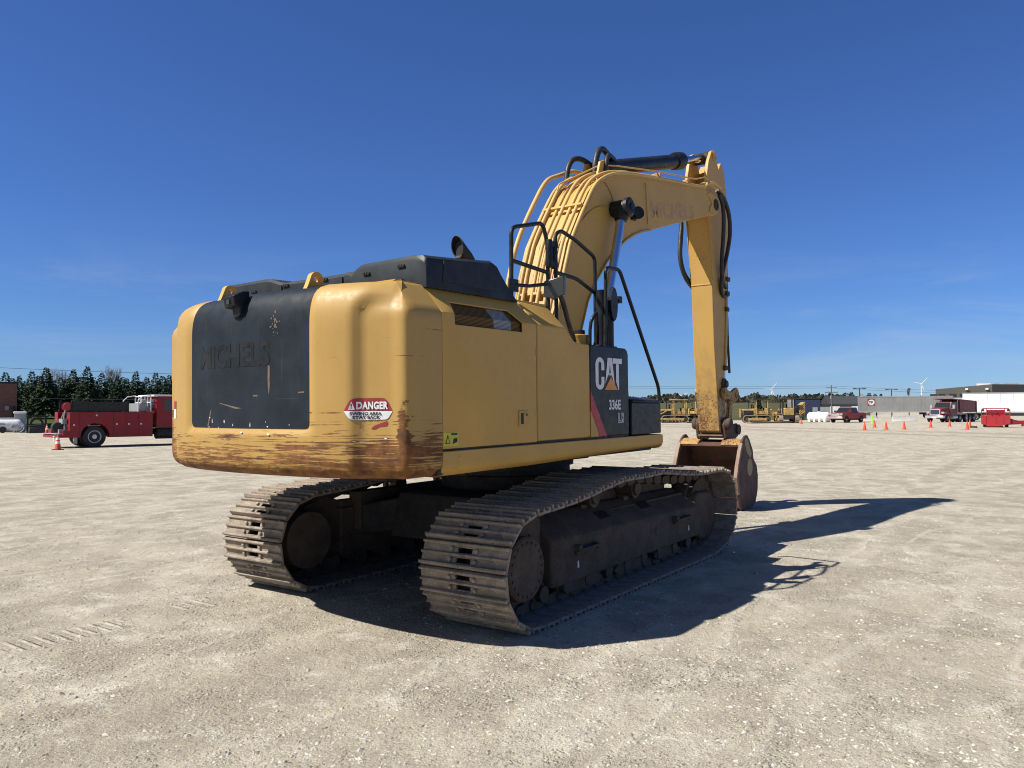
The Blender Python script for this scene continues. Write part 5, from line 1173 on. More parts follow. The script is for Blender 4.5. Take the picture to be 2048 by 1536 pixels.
# ---------------------------------------------------------------- red drag box with tow bar
def drag_box():
    T = empty('tow_carrier', 'red steel carrier with a tube frame and a long tow bar on the gravel', 'carrier', at(1990, 74.5), dir_rel(1990, 180))
    # local x towards the camera, y to the viewer's right is negative... the tow bar runs along -y
    def part(name, mat, fn, bev=.01, par=T): b = MB(); fn(b); return b.build(name, M[mat], par, bevel=bev)
    part('front_plate', 'equipred', lambda b: b.prism([(-1.15, .30), (-1.15, 1.12), (1.17, 1.12), (1.17, .38), (.55, .18), (.30, .10), (-.55, .10), (-.75, .22)], 'x', .55, .62))
    part('carrier_body', 'equipred', lambda b: b.loft([[(.55, -1.15, .28), (.55, 1.15, .30), (.55, 1.15, 1.05), (.55, -1.15, 1.05)], [(-1.2, -1.0, .35), (-1.2, 1.0, .35), (-1.2, 1.0, .6), (-1.2, -1.0, .6)]]))
    for y in (-.75, 0, .62): part('stiffener', 'equipred', lambda b: b.box2((.62, y - .03, .40), (.66, y + .03, 1.10)))
    for s in (-1, 1): part('skid_foot', 'dark', lambda b: b.box2((.30, s * .78 - .08, .0), (.50, s * .78 + .08, .35)))
    part('tube_frame', 'equipred', lambda b: (b.tube([(.58, -1.12, 1.1), (.58, -1.12, 1.62), (.58, -1.0, 1.76), (.58, 1.02, 1.76), (.58, 1.14, 1.62), (.58, 1.14, 1.1)], .04, 8), b.tube([(.58, -.70, 1.1), (.58, -.70, 1.74)], .03, 8), b.tube([(.58, .74, 1.1), (.58, .74, 1.74)], .03, 8), b.tube([(.58, -1.1, 1.40), (.58, 1.12, 1.40)], .02, 8))[0], 0)
    for y in (-.98, 1.0): part('work_lamp', 'dark', lambda b: b.lathe((.60, y, 1.60), (1, 0, 0), [(0, .10), (.10, .11), (.11, .02)], 14), 0)
    part('mesh_guard', 'truckred', lambda b: b.box2((.52, -.68, 1.12), (.54, .72, 1.62)), 0)
    part('hose_coil', 'satin', lambda b: b.tube([(.66, .30 * math.cos(PI * k / 12), 1.10 + .24 * math.sin(PI * k / 12)) for k in range(13)], .03, 8), 0)
    part('tow_bar', 'truckred', lambda b: (b.loft([[(.1, 1.0, .26), (.35, 1.0, .26), (.35, 1.0, .60), (.1, 1.0, .60)], [(.1, 4.6, .50), (.3, 4.6, .50), (.3, 4.6, .66), (.1, 4.6, .66)]]), b.loft([[(.0, .9, .25), (.5, .9, .25), (.5, .9, .95), (.0, .9, .95)], [(.1, 1.9, .30), (.35, 1.9, .30), (.35, 1.9, .55), (.1, 1.9, .55)]]), b.box2((.12, 2.0, .12), (.3, 2.2, .42)))[0])
    part('skid_plate', 'dark', lambda b: b.box2((-.6, -.9, .02), (.55, .6, .12)))
    wheel(T, -.9, -.80, .33, .22, -1); wheel(T, -.9, .80, .33, .22, 1)
drag_box()

# ---------------------------------------------------------------- old yellow crawlers
def crawler(px, Z, deg, label, kind):
    T = empty('crawler_tractor', label, 'crawler tractor', at(px, Z), dir_rel(px, deg), 'old yellow crawler tractors in a row')
    def part(name, mat, fn, bev=.02, par=T): b = MB(); fn(b); return b.build(name, M[mat], par, bevel=bev)
    for s in (-1, 1):
        n = 40; ol = []
        for k in range(n):
            a = 2 * PI * k / n; cx = 1.25 if math.cos(a) > 0 else -1.25
            r_ = .50 + (.03 if k % 2 else 0); ol.append((cx + r_ * math.cos(a), .50 + r_ * math.sin(a)))
        il = [((1.25 if x > 0 else -1.25) + (x - (1.25 if x > 0 else -1.25)) * .82, .5 + (z - .5) * .82) for x, z in ol]
        y0, y1 = s * .72, s * 1.22
        part('crawler_track', 'shoe', lambda b: b.loft([[(x, y0, z) for x, z in ol], [(x, y1, z) for x, z in ol], [(x, y1, z) for x, z in il], [(x, y0, z) for x, z in il]], cap=False, wrap=True), 0)
        fr = part('track_frame', 'oldyel', lambda b: b.prism([(-1.2, .30), (1.2, .30), (1.25, .55), (.6, .66), (-.4, .66), (-1.25, .6)], 'y', s * .85, s * 1.16))
        for x in (-1.25, 1.25): part('track_wheel', 'frame', lambda b: b.lathe((x, s * .8, .5), (0, s, 0), [(0, .38), (.3, .38), (.32, .30), (.34, .12), (.38, .1), (.38, .02)], 20), 0, fr)
        for x in (-.7, -.25, .2, .65): part('track_roller', 'dark', lambda b: b.cyl((x, s * .85, .22), (x, s * 1.18, .22), .12), 0, fr)
        part('fender', 'oldyel', lambda b: (b.box2((-1.5, s * .70, 1.12), (.1, s * 1.2, 1.18)), b.prism([(-.1, .6), (.25, .6), (.1, 1.14), (-.05, 1.14)], 'y', s * 1.0, s * 1.1))[0])
    part('main_frame', 'dark', lambda b: b.box2((-1.6, -.62, .55), (1.9, .62, 1.05)))  # frame coloured dark so it reads as the shaded gap beneath
    part('engine_cover', 'oldyel', lambda b: b.loft([[(.15, -.46, 1.0), (.15, .46, 1.0), (.15, .46, 1.85), (.15, -.46, 1.85)], [(1.95, -.44, 1.0), (1.95, .44, 1.0), (1.95, .42, 1.72), (1.95, -.42, 1.72)]]), .05)
    part('radiator_guard', 'oldyel', lambda b: b.box2((1.93, -.58, .7), (2.08, .58, 1.82)), .03)
    part('exhaust_pipe', 'exhaust', lambda b: b.cyl((.95, .1, 1.8), (.95, .1, 2.65), .06), 0)
    part('air_cleaner', 'dark', lambda b: b.cyl((.55, -.15, 1.8), (.55, -.15, 2.45), .10), 0)
    part('operator_seat', 'dark', lambda b: (b.box2((-.85, -.3, 1.35), (-.35, .3, 1.5)), b.box2((-.95, -.3, 1.4), (-.83, .3, 1.95)))[0], .04)
    part('dash_tower', 'oldyel', lambda b: b.box2((-.1, -.45, 1.0), (.16, .45, 1.9)), .04)
    part('rear_tank', 'oldyel', lambda b: b.box2((-1.62, -.62, 1.0), (-.98, .62, 1.88)), .06)
    for s in (-1, 1):
        part('arm_rest', 'oldyel', lambda b: b.box2((-.9, s * .45, 1.15), (-.1, s * .62, 1.55)), .04)
        for x in (-1.35, .05): part('canopy_post', 'oldyel' if kind != 2 else 'dark', lambda b: b.box2((x - .06, s * .66, 1.15), (x + .06, s * .80, 3.0)), .01)
    part('canopy_roof', 'oldyel' if kind == 1 else 'dark', lambda b: b.box2((-1.75, -.95, 2.98), (.45, .95, 3.10)), .03)
    for s in (-1, 1):
        part('grab_rail', 'oldyel', lambda b: b.tube([(-.2, s * .62, 1.2), (-.2, s * .62, 1.75), (-.7, s * .62, 1.75), (-.7, s * .62, 1.3)], .03, 6), 0)
        part('side_hose', 'dark', lambda b: b.tube([(1.6, s * .5, 1.1), (1.1, s * .62, 1.4), (.4, s * .6, 1.2), (-.3, s * .66, 1.05)], .035, 6, 1), 0)
    part('engine_opening', 'black', lambda b: b.box2((.40, -.475, 1.04), (1.65, .475, 1.58)), .0)
    part('head_lamp', 'rim', lambda b: b.lathe((.1, .35, 2.85), (1, 0, 0), [(0, .1), (.12, .12), (.13, .02)], 12), 0)
    if kind == 1:
        for s in (-1, 1):
            part('push_arm', 'oldyel', lambda b: b.loft([[(0, s * 1.25, .42), (0, s * 1.42, .42), (0, s * 1.42, .66), (0, s * 1.25, .66)], [(2.6, s * 1.25, .36), (2.6, s * 1.42, .36), (2.6, s * 1.42, .60), (2.6, s * 1.25, .60)]]))
            part('lift_strut', 'oldyel', lambda b: b.tube([(1.0, s * .7, 1.6), (1.5, s * .9, 1.3), (2.5, s * .9, .9)], .07, 8), 0)
        part('dozer_blade', 'oldyel', lambda b: b.loft([[(2.62 + .12 * math.sin(PI * k / 8), y, .05 + 1.05 * k / 8) for k in range(9)] + [(2.70 + .12 * math.sin(PI * k / 8), y, .05 + 1.05 * k / 8) for k in range(8, -1, -1)] for y in (-1.75, 1.75)]), .01)
    elif kind == 2:
        for k in range(5):
            part('counterweight_slab', 'oldyel', lambda b: b.loft([[(-.75, -1.35 - .02 * k + q, 1.15 + .30 * k + h * .0) for q in (0, -.2)] + [(.75, -1.35 - .02 * k - .2, 1.15 + .30 * k), (.75, -1.35 - .02 * k, 1.15 + .30 * k)], [(-.75, -1.95, 1.55 + .26 * k), (-.75, -2.15, 1.50 + .26 * k), (.75, -2.15, 1.50 + .26 * k), (.75, -1.95, 1.55 + .26 * k)]]) if False else b.box((-.25, -1.66, 1.22 + .27 * k), (2.0, .95, .13), Matrix.Rotation(R(-40), 3, 'X')), .01)
        part('weight_carrier', 'oldyel', lambda b: (b.box2((-.35, -2.25, .35), (.6, -2.02, 2.35)), b.box2((-.5, -1.9, .75), (.5, -1.2, 1.0)))[0], .03)
        part('boom_winch', 'oldyel', lambda b: (b.lathe((-.2, 1.28, 1.15), (0, 1, 0), [(0, .1), (0, .30), (.05, .30), (.05, .18), (.35, .18), (.35, .30), (.40, .30), (.40, .1)], 18), b.box2((-.5, 1.22, .6), (.3, 1.3, 1.4)))[0], .01)
        part('side_boom', 'oldyel', lambda b: b.tube([(.45, 1.42, .55), (.1, 1.75, 1.4), (-.1, 1.9, 1.7)], .09, 8), 0)
    return T
crawler(1347, 106, 90 + 8, 'old yellow crawler with an orange canopy and blade seen behind the tool box', 1)
crawler(1396, 108, 90 + 150, 'old yellow crawler half hidden behind the excavator stick', 0)
crawler(1512, 104, 90 + 6, 'old yellow crawler side on with a light arched track, next to the excavator bucket link', 0)
crawler(1572, 102, 12, 'old yellow pipelayer seen from the rear with slanted counterweight slabs', 2)
# timber mats lying before the row
a, c = at(1497, 99.0), at(1592, 101.5); d = (c - a); b = MB(); n_ = Vector((-d.y, d.x, 0)).normalized() * .45
b.loft([[a + n_, a - n_, a - n_ + Vector((0, 0, .16)), a + n_ + Vector((0, 0, .16))], [c + n_, c - n_, c - n_ + Vector((0, 0, .30)), c + n_ + Vector((0, 0, .30))]]); tag(b.build('timber_mat', M['wood'], bevel=.02), 'long weathered timber mat lying before the yellow crawlers', 'timber mat')

# ---------------------------------------------------------------- white leg tank
def leg_tank():
    T = empty('plastic_tank', 'white ribbed plastic tank lying on moulded legs beside the pickup', 'tank', at(1637, 108), dir_rel(1637, 90 + 152))
    b = MB(); rings = []
    for k in range(0, 29):
        x = -1.6 + 3.2 * k / 28; e = min(1, (1.6 - abs(x)) / .42); rr = (.64 * math.sqrt(max(.02, 1 - (1 - e) ** 2)) if e < 1 else .64) * (1.0 if k % 4 else .965)
        rings.append([(x, rr * 1.06 * math.cos(2 * PI * j / 24), .70 + rr * math.sin(2 * PI * j / 24)) for j in range(24)])
    b.loft(rings); o = b.build('tank_shell', M['plast'], T, ang=50)
    for x in (-1.1, -.37, .37, 1.1):
        b = MB(); b.loft([[(x - .14, -.62, 0), (x + .14, -.62, 0), (x + .14, .62, 0), (x - .14, .62, 0)], [(x - .16, -.62, .55), (x + .16, -.62, .55), (x + .16, .62, .55), (x - .16, .62, .55)]]); b.build('tank_leg', M['plast'], T, bevel=.03)
    b = MB(); b.lathe((0, 0, 1.3), (0, 0, 1), [(0, .22), (.1, .22), (.12, .18), (.12, .02)], 20); b.build('tank_lid', M['plast'], T, ang=40)
leg_tank()

# ---------------------------------------------------------------- clutter by the brick building
def left_yard():
    T = empty('utility_cabinet', 'tall grey utility cabinet with sunlit top painted white at the corner of the brick building', 'cabinet', at(40.5, 67.5), dir_rel(40, 180))
    b = MB(); b.box2((-.3, -.42, 0), (.3, .42, 1.60)); b.build('cabinet_body', M['greyst'], T, bevel=.02)
    b = MB(); b.box2((-.36, -.48, 1.60), (.36, .48, 1.76)); b.build('lit_cabinet_top', M['plast'], T, bevel=.06, seg=3)  # white colour stands for sunlight on the grey top
    T = empty('compressor', 'rounded white portable compressor on the gravel before the grey cabinet', 'compressor', at(12, 66.5), dir_rel(12, 180))
    b = MB(); rings = []
    for k in range(15):
        y = -1.25 + 2.5 * k / 14; e = min(1, (1.25 - abs(y)) / .35); rr = max(.05, math.sqrt(max(0, 1 - (1 - e) ** 2)))
        rings.append([(.5 * rr * math.cos(2 * PI * j / 20), y, .58 + .52 * rr * math.sin(2 * PI * j / 20)) for j in range(20)])
    b.loft(rings); o = b.build('housing', M['steelw'], T, ang=50)
    b = MB(); b.box2((.46, .4, .35), (.52, 1.1, .62)); b.build('vent_grille', M['greyst'], o)
    b = MB(); b.box2((.47, -.7, .68), (.53, -.05, .80)); b.build('vent_grille', M['greyst'], o)
    for s in (-1, 1):
        b = MB(); b.lathe((s * .4, -.2, .26), (s, 0, 0), [(0, .1), (0, .24), (.04, .26), (.14, .26), (.18, .24), (.18, .05)], 18); b.build('wheel', M['tyre'], T, ang=35)
    b = MB(); b.tube([(0, -1.2, .45), (0, -1.7, .40), (.1, -2.0, .30)], .05, 8); b.box2((-.3, -1.6, .0), (.3, -1.4, .3)); b.build('tow_bar', M['greyst'], T)
    b = MB(); p = at(14, 68.5); b.box((p.x, p.y, 1.16), (.5, 1.05, .14), Matrix.Rotation(dir_rel(14, 180), 3, 'Z')); b.box((p.x, p.y, .96), (.46, 1.0, .08), Matrix.Rotation(dir_rel(14, 180), 3, 'Z'))
    for s in (-.45, .45):
        q = Matrix.Rotation(dir_rel(14, 180), 3, 'Z') @ Vector((0, s, 0)); b.box((p.x + q.x, p.y + q.y, .55), (.07, .07, 1.1))
    tag(b.build('work_table', M['steelw'], bevel=.01), 'white slatted table top behind the white compressor', 'table')
    T = empty('wheel_ring', 'large pale wire hoop leaning on the grey cabinet', 'hoop', at(36, 66.3), dir_rel(36, 180)); b = MB(); b.tube([(.02, .46 * math.cos(2 * PI * k / 28), .48 + .46 * math.sin(2 * PI * k / 28)) for k in range(29)], .022, 6); b.build('hoop', M['steelw'], T)
    b = MB()
    for k in range(5): b.tube([(.02, .46 * math.cos(a_), .48 + .46 * math.sin(a_)) for a_ in (.4 + k * .5, .4 + k * .5 + PI)], .008, 5)
    b.build('spokes', M['steelw'], T)
    T = empty('steel_attachment', 'black steel loader attachment frame with an arched opening standing by the grass', 'attachment', at(74, 66), dir_rel(74, 180 + 12))
    for y in (-.66, .66): b = MB(); b.box2((-.06, y - .07, 0), (.06, y + .07, 1.38)); b.build('frame_post', M['satin'], T, bevel=.01)
    b = MB(); b.box2((-.07, -.75, 1.30), (.07, .75, 1.42)); b.build('frame_beam', M['satin'], T, bevel=.01)
    b = MB(); b.tube([(.05, .42 * math.cos(PI * k / 12), .75 + .42 * math.sin(PI * k / 12)) for k in range(13)], .09, 10); b.build('arch', M['dark'], T, ang=50)
    b = MB(); b.loft([[(-.2, -.65, 0), (.9, -.75, 0), (.9, .75, 0), (-.2, .65, 0)], [(-.1, -.6, .75), (.35, -.62, .62), (.35, .62, .62), (-.1, .6, .75)]]); b.build('base_frame', M['satin'], T, bevel=.04)
    b = MB()
    for k in range(3): b.tube([(.55 - .1 * k, -.7, .25 + .16 * k), (.6 - .1 * k, 0, .30 + .16 * k), (.55 - .1 * k, .7, .25 + .16 * k)], .06, 8)
    b.build('cross_tubes', M['dark'], T, ang=50)
left_yard()

# ---------------------------------------------------------------- buildings
def brick_mat():
    t = NT('red_brick'); v = t.coord(); m_ = t.n.new('ShaderNodeMapping'); m_.inputs['Rotation'].default_value = (R(90), 0, R(0)); t.l.new(v, m_.inputs['Vector'])
    # bricks run along local y, courses along z
    x, y, z = t.xyz(v); cb = t.n.new('ShaderNodeCombineXYZ'); t.l.new(y, cb.inputs[0]); t.l.new(z, cb.inputs[1])
    br = t.n.new('ShaderNodeTexBrick'); br.inputs['Scale'].default_value = 1; br.inputs['Brick Width'].default_value = .40; br.inputs['Row Height'].default_value = .20; br.inputs['Mortar Size'].default_value = .012
    br.inputs['Color1'].default_value = (.17, .062, .05, 1); br.inputs['Color2'].default_value = (.22, .085, .065, 1); br.inputs['Mortar'].default_value = (.20, .13, .115, 1)
    t.l.new(cb.outputs[0], br.inputs['Vector'])
    return t.fin(br.outputs['Color'], .85)
def brick_building():
    p = at(34, 78); T = empty('brick_building', 'low red brick building with a flat roof at the edge of the yard', 'building', p, dir_rel(34, 180))
    # local: x to the camera, -y to the right; building extends to +... left of p
    b = MB(); b.box2((-14, -16, 0), (0, 0, zat(34, 766, 78) - .0)); o = b.build('wall', brick_mat(), T)
    o.scale.y = 1
    H = zat(34, 766, 78)
    b = MB(); b.box2((-14.1, -16.1, H), (.1, .1, H + .16)); b.build('roof_edge', M['dark'], T)
    b = MB(); b.box2((.0, -.35, .0), (.12, -.1, 2.3)); b.build('downpipe', M['satin'], T)
    b = MB(); b.box2((.0, -1.0, 1.9), (.25, -.65, 2.3)); b.build('gas_meter', M['greyst'], T)
    return T
bb = brick_building()
def grey_building():
    Z = 190; T = empty('flat_building', 'dark brown flat roofed building behind the white trailers', 'building', at(1984, Z), dir_rel(1984, 180))
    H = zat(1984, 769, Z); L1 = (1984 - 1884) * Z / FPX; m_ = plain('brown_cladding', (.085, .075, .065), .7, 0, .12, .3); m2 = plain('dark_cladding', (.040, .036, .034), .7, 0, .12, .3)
    # corner block nearest, wings to either side; +y is the viewer's right when looking at -x ... sign set by the mirror below
    b = MB(); b.loft([[(0, 0, 0), (-.5, -L1, 0), (-20, -L1, 0), (-20, 0, 0)], [(0, 0, H), (-.5, -L1, H - 1.0), (-20, -L1, H - 1.0), (-20, 0, H)]]); w_ = b.build('wall', m_, T)
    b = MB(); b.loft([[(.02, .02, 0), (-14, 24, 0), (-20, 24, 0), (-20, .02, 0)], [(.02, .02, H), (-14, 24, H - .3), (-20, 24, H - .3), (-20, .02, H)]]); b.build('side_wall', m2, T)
    b = MB(); b.box2((-9, .6, H), (-5, 1.6, H + .5)); b.build('roof_unit', M['greyst'], T)
    b = MB(); b.box2((-8, -3.2, H - .9), (-5, -.2, H + .35)); b.build('roof_unit', M['steelw'], T)
    b = MB(); b.box2((-7, 2.6, H - .3), (-6.7, 5.5, H + .35)); b.build('roof_screen', M['greyst'], T)
    for y in (-12.4, -10.6, -8.2, -6.0):
        b = MB(); b.box2((-.5, y - .7, H - 3.4), (-.15, y + .7, H - 2.2)); b.build('window', M['glass'], T)
    for y in (-5.2, -1.0):
        b = MB(); b.box2((0, y - .3, H - 1.3), (.6, y + .3, H - .9)); b.build('wall_lamp', M['steelw'], T)
    return T
gb = grey_building()
def blue_shed():
    Z = 150; T = empty('blue_shed', 'dark blue sheet metal shed with a pale door behind the yellow crawlers', 'shed', at(1640, Z), dir_rel(1640, 180)); H = zat(1620, 798, Z); L = 62 * Z / FPX
    b = MB(); b.box2((-8, -L, 0), (0, 0, H)); b.build('wall', M['navy'], T)
    b = MB(); b.box2((-8.1, -L - .1, H), (.1, .1, H + .12)); b.build('roof', M['dark'], T)
    b = MB(); b.box2((0, -1.35, .1), (.05, -.45, 2.1)); b.build('door', M['greyst'], T)
    b = MB(); b.box2((0, -L, .1), (.04, -L + 1.4, H)); b.build('grey_panel', M['greyst'], T)
    for k in range(8):
        pass
    return T
blue_shed()
def low_shed():
    Z = 172; T = empty('storage_shed', 'long low grey storage shed with white door panels behind the pickup', 'shed', at(1720, Z), dir_rel(1720, 180)); H = zat(1690, 812, Z); L = 80 * Z / FPX
    b = MB(); b.box2((-6, -L, 0), (0, 0, H)); b.build('wall', M['greyst'], T)
    b = MB(); b.box2((-6.1, -L - .1, H), (.12, .1, H + .15)); b.build('roof', M['dark'], T)
    for y0, y1 in ((-L + 2.6, -L + 4.6), (-1.7, -.2)):
        b = MB(); b.box2((0, y0, .1), (.06, y1, H - .1)); b.build('door_panel', M['steelw'], T)
    b = MB(); b.box2((.06, -1.3, 1.2), (.09, -.7, 2.0)); b.build('window', M['glass'], T)
low_shed()
def house(px, Z, w, label, deg):
    T = empty('house', label, 'house', at(px, Z, .5), dir_rel(px, deg), 'houses beyond the yard')
    b = MB(); b.box2((-4, -w / 2, 0), (4, w / 2, 3.0)); b.build('wall', plain('pale_siding', (.42, .42, .42), .8), T)
    b = MB(); b.loft([[(-4.5, -w / 2 - .4, 2.9), (4.5, -w / 2 - .4, 2.9), (0, -w / 2 - .4, 5.4)], [(-4.5, w / 2 + .4, 2.9), (4.5, w / 2 + .4, 2.9), (0, w / 2 + .4, 5.4)]]); b.build('roof', plain('dark_shingle', (.030, .032, .038), .85), T)
    b = MB(); b.box2((-.4, w / 4, 4.8), (.3, w / 4 + .7, 6.0)); b.build('chimney', M['greyst'], T)
    for y in (-w / 4, w / 4): b = MB(); b.box2((4.0, y - .6, 1.0), (4.05, y + .6, 2.2)); b.build('window', M['glass'], T)
house(1679, 262, 9, 'small dark roofed house beside the utility pole', 180 + 18)
house(1703, 258, 11, 'wider dark roofed house left of the grey logo trailer', 180 - 14)

# ---------------------------------------------------------------- poles, lamps, wires, turbines
def utility_pole():
    Z = 165; T = empty('utility_pole', 'tall timber utility pole with crossarms beside the pickup', 'utility pole', at(1663, Z), dir_rel(1663, 180)); H = zat(1663, 771, Z)
    b = MB(); b.cyl((0, 0, 0), (0, 0, H), .16, .10, 10); b.build('pole', M['pole'], T)
    for z, w in ((H - .5, 2.0), (H - 1.5, 2.4)):
        b = MB(); b.box((0, 0, z), (.12, w, .14)); o = b.build('crossarm', M['pole'], T)
        for y in (-w / 2 + .1, -w / 4, w / 4, w / 2 - .1): b = MB(); b.cyl((0, y, z + .06), (0, y, z + .28), .05, n=8); b.build('insulator', M['greyst'], o)
    b = MB(); b.cyl((-.4, 0, H - 2.8), (-.4, 0, H - 2.0), .25, n=12); b.build('transformer', M['greyst'], T)
    return H
HP = utility_pole()
for px, y, Z, lab in ((1719, 777, 158, 'T-shaped yard lamp post above the end of the logo trailer'), (1783, 779, 168, 'T-shaped yard lamp post above the middle of the logo trailer')):
    T = empty('yard_lamp', lab, 'lamp post', at(px, Z), dir_rel(px, 180), 'yard lamp posts'); H = zat(px, y, Z)
    b = MB(); b.cyl((0, 0, 0), (0, 0, H), .13, .10, 10); b.build('pole', M['rope'], T)
    b = MB(); b.box((0, 0, H), (.25, .9, .10)); o = b.build('arm', M['rope'], T)
    for s in (-1, 1): b = MB(); b.box((0, s * .85, H - .02), (.32, .7, .20)); b.build('lamp_head', M['rope'], T, bevel=.03)
T = empty('lamp_post', 'short dark post with a twisted top behind the logo trailer', 'post', at(1817.5, 172)); H = zat(1817, 778, 172)
b = MB(); b.cyl((0, 0, 0), (0, 0, H), .12, .08, 10); b.build('pole', M['rope'], T)
b = MB(); b.box((0, 0, H - .3), (.5, .5, .9), Matrix.Rotation(R(20), 3, 'X')); b.box((.2, .1, H - 1.0), (.4, .4, .6)); b.build('post_box', M['rope'], T)
def wire(pts, r_, label):
    b = MB(); b.tube(pts, r_, 5); tag(b.build('power_line', M['rope'], ang=60), label, 'power line', 'power lines')
def span(p0, p1, sag, n=14): return [p0.lerp(p1, k / n) - Vector((0, 0, 4 * sag * (k / n) * (1 - k / n))) for k in range(n + 1)]
P0 = lambda px, y, Z: at(px, Z, zat(px, y, Z))
wire(span(P0(-160, 726, 92), P0(620, 752, 92), .25), .022, 'upper power line crossing before the spruce tops')
wire(span(P0(-160, 792, 86), P0(620, 800, 86), .1), .018, 'lower power line crossing the middle of the spruces')
for k, (ya, yb) in enumerate(((767, 772), (770, 776))):
    wire(span(P0(900, ya - 3, 165), P0(1663, yb, 165), .5), .022, ('top' if k == 0 else 'second') + ' power line running from the utility pole towards the excavator')
    wire(span(P0(1663, yb, 165), P0(2250, yb + 14 + k * 3, 165), .5), .022, ('top' if k == 0 else 'second') + ' power line running from the utility pole over the logo trailer')
def turbine(px, y, Z, bl, rot, deg, label):
    H = zat(px, y, Z); T = empty('wind_turbine', label, 'wind turbine', at(px, Z), dir_rel(px, 180 + deg), 'wind turbines on the horizon')
    b = MB(); b.cyl((0, 0, -10), (0, 0, H), 2.3, 1.35, 14); b.build('tower', M['turb'], T, ang=40)
    b = MB(); b.box((-1.5, 0, H + .6), (8.5, 3.0, 3.0)); b.build('nacelle', M['turb'], T, bevel=.5)
    b = MB(); b.lathe((2.7, 0, H + .6), (1, 0, 0), [(0, 1.5), (1.5, 1.5), (2.6, .8), (2.9, .1)], 14); hb = b.build('hub', M['turb'], T, ang=40)
    for k in range(3):
        a = R(rot + 120 * k); d = Vector((0, math.cos(a), math.sin(a))); n_ = Vector((0, -math.sin(a), math.cos(a))); c = Vector((3.6, 0, H + .6)); b = MB()
        b.loft([[c + d * t + n_ * w + Vector((q, 0, 0)) for w, q in ((-w0, 0), (0, w0 * .35), (w0, 0), (0, -w0 * .35))] for t, w0 in ((1.0, .8), (bl * .2, 1.5), (bl * .6, .95), (bl, .25))]); b.build('blade', M['turb'], T, ang=50)
turbine(1843, 768.5, 2600, 30, 48, 20, 'largest white wind turbine over the end of the logo trailer')
turbine(1543, 779, 2600, 29, 52, 10, 'white wind turbine above the crawlers and the lone spruce')
turbine(1363, 792, 3300, 27, 28, 0, 'faint small wind turbine above the crawler with the orange canopy')

# ---------------------------------------------------------------- grass and trees
def field(name, px0, px1, Z0, Z1, h0, h1, col, nx=24, nz=24):
    b = MB(); rows = []
    for j in range(nz + 1):
        t_ = j / nz; Z = Z0 * (Z1 / Z0) ** t_; hh = h0 + (h1 - h0) * sstep(0, 1, (Z - Z0) / (Z1 - Z0))
        rows.append([at(px0 + (px1 - px0) * i / nx, Z, .05 + (hh - .05) * sstep(0, 2.2, i) * sstep(0, 2.2, nx - i) + .012 * (1 + Z * .01) * mnoise.noise((i * .9, j * .7, 2))) for i in range(nx + 1)])
    b.loft(rows, cap=False, close=False)
    t = NT(name + '_turf'); v = t.coord(); n1 = t.noise(v, .12, 5, .6); n2 = t.noise(v, 2.5, 4, .7)
    c = t.mix(t.ramp(n1, .35, .65), tuple(x * .8 for x in col), tuple(x * 1.2 for x in col)); c = t.mix(t.ramp(n2, .4, .75, 0, .5), c, (col[0] * 1.3, col[1] * .9, col[2] * .8))
    t.fin(c, .95, 0, t.bump(n2, .6, .1), spec=.1)
    o = b.build(name, t.m, ang=80); tag(o, kind='structure'); return o
field('grass_field', -560, 560, 72, 140, .05, 2.0, (.050, .085, .022))
field('pasture', 420, 1740, 128, 430, .05, 5.2, (.080, .082, .038))

def leafmat(name, a, b_, seed=0):
    t = NT(name); v = t.coord(); n1 = t.noise(v, .9, 3, .6); oi = t.n.new('ShaderNodeObjectInfo')
    vo = t.n.new('ShaderNodeTexVoronoi'); vo.inputs['Scale'].default_value = 2.2; t.l.new(v, vo.inputs['Vector']); hx = t.n.new('ShaderNodeSeparateColor'); t.l.new(vo.outputs['Color'], hx.inputs[0])
    f_ = t.math('ADD', t.math('MULTIPLY', t.ramp(n1, .3, .7), .6), t.math('MULTIPLY', hx.outputs[0], .4))
    c = t.mix(f_, a, b_); t.fin(c, .75, 0, spec=.2)
    return t.m
M['spruce'] = leafmat('spruce_needles', (.018, .032, .015), (.066, .094, .044))
M['pine'] = leafmat('pine_needles', (.022, .034, .016), (.062, .080, .036))
M['bark'] = plain('tree_bark', (.075, .058, .045), .95, 0, .3, 4)
M['twig'] = plain('bare_twigs', (.20, .165, .14), .95, 0, .25, 2)

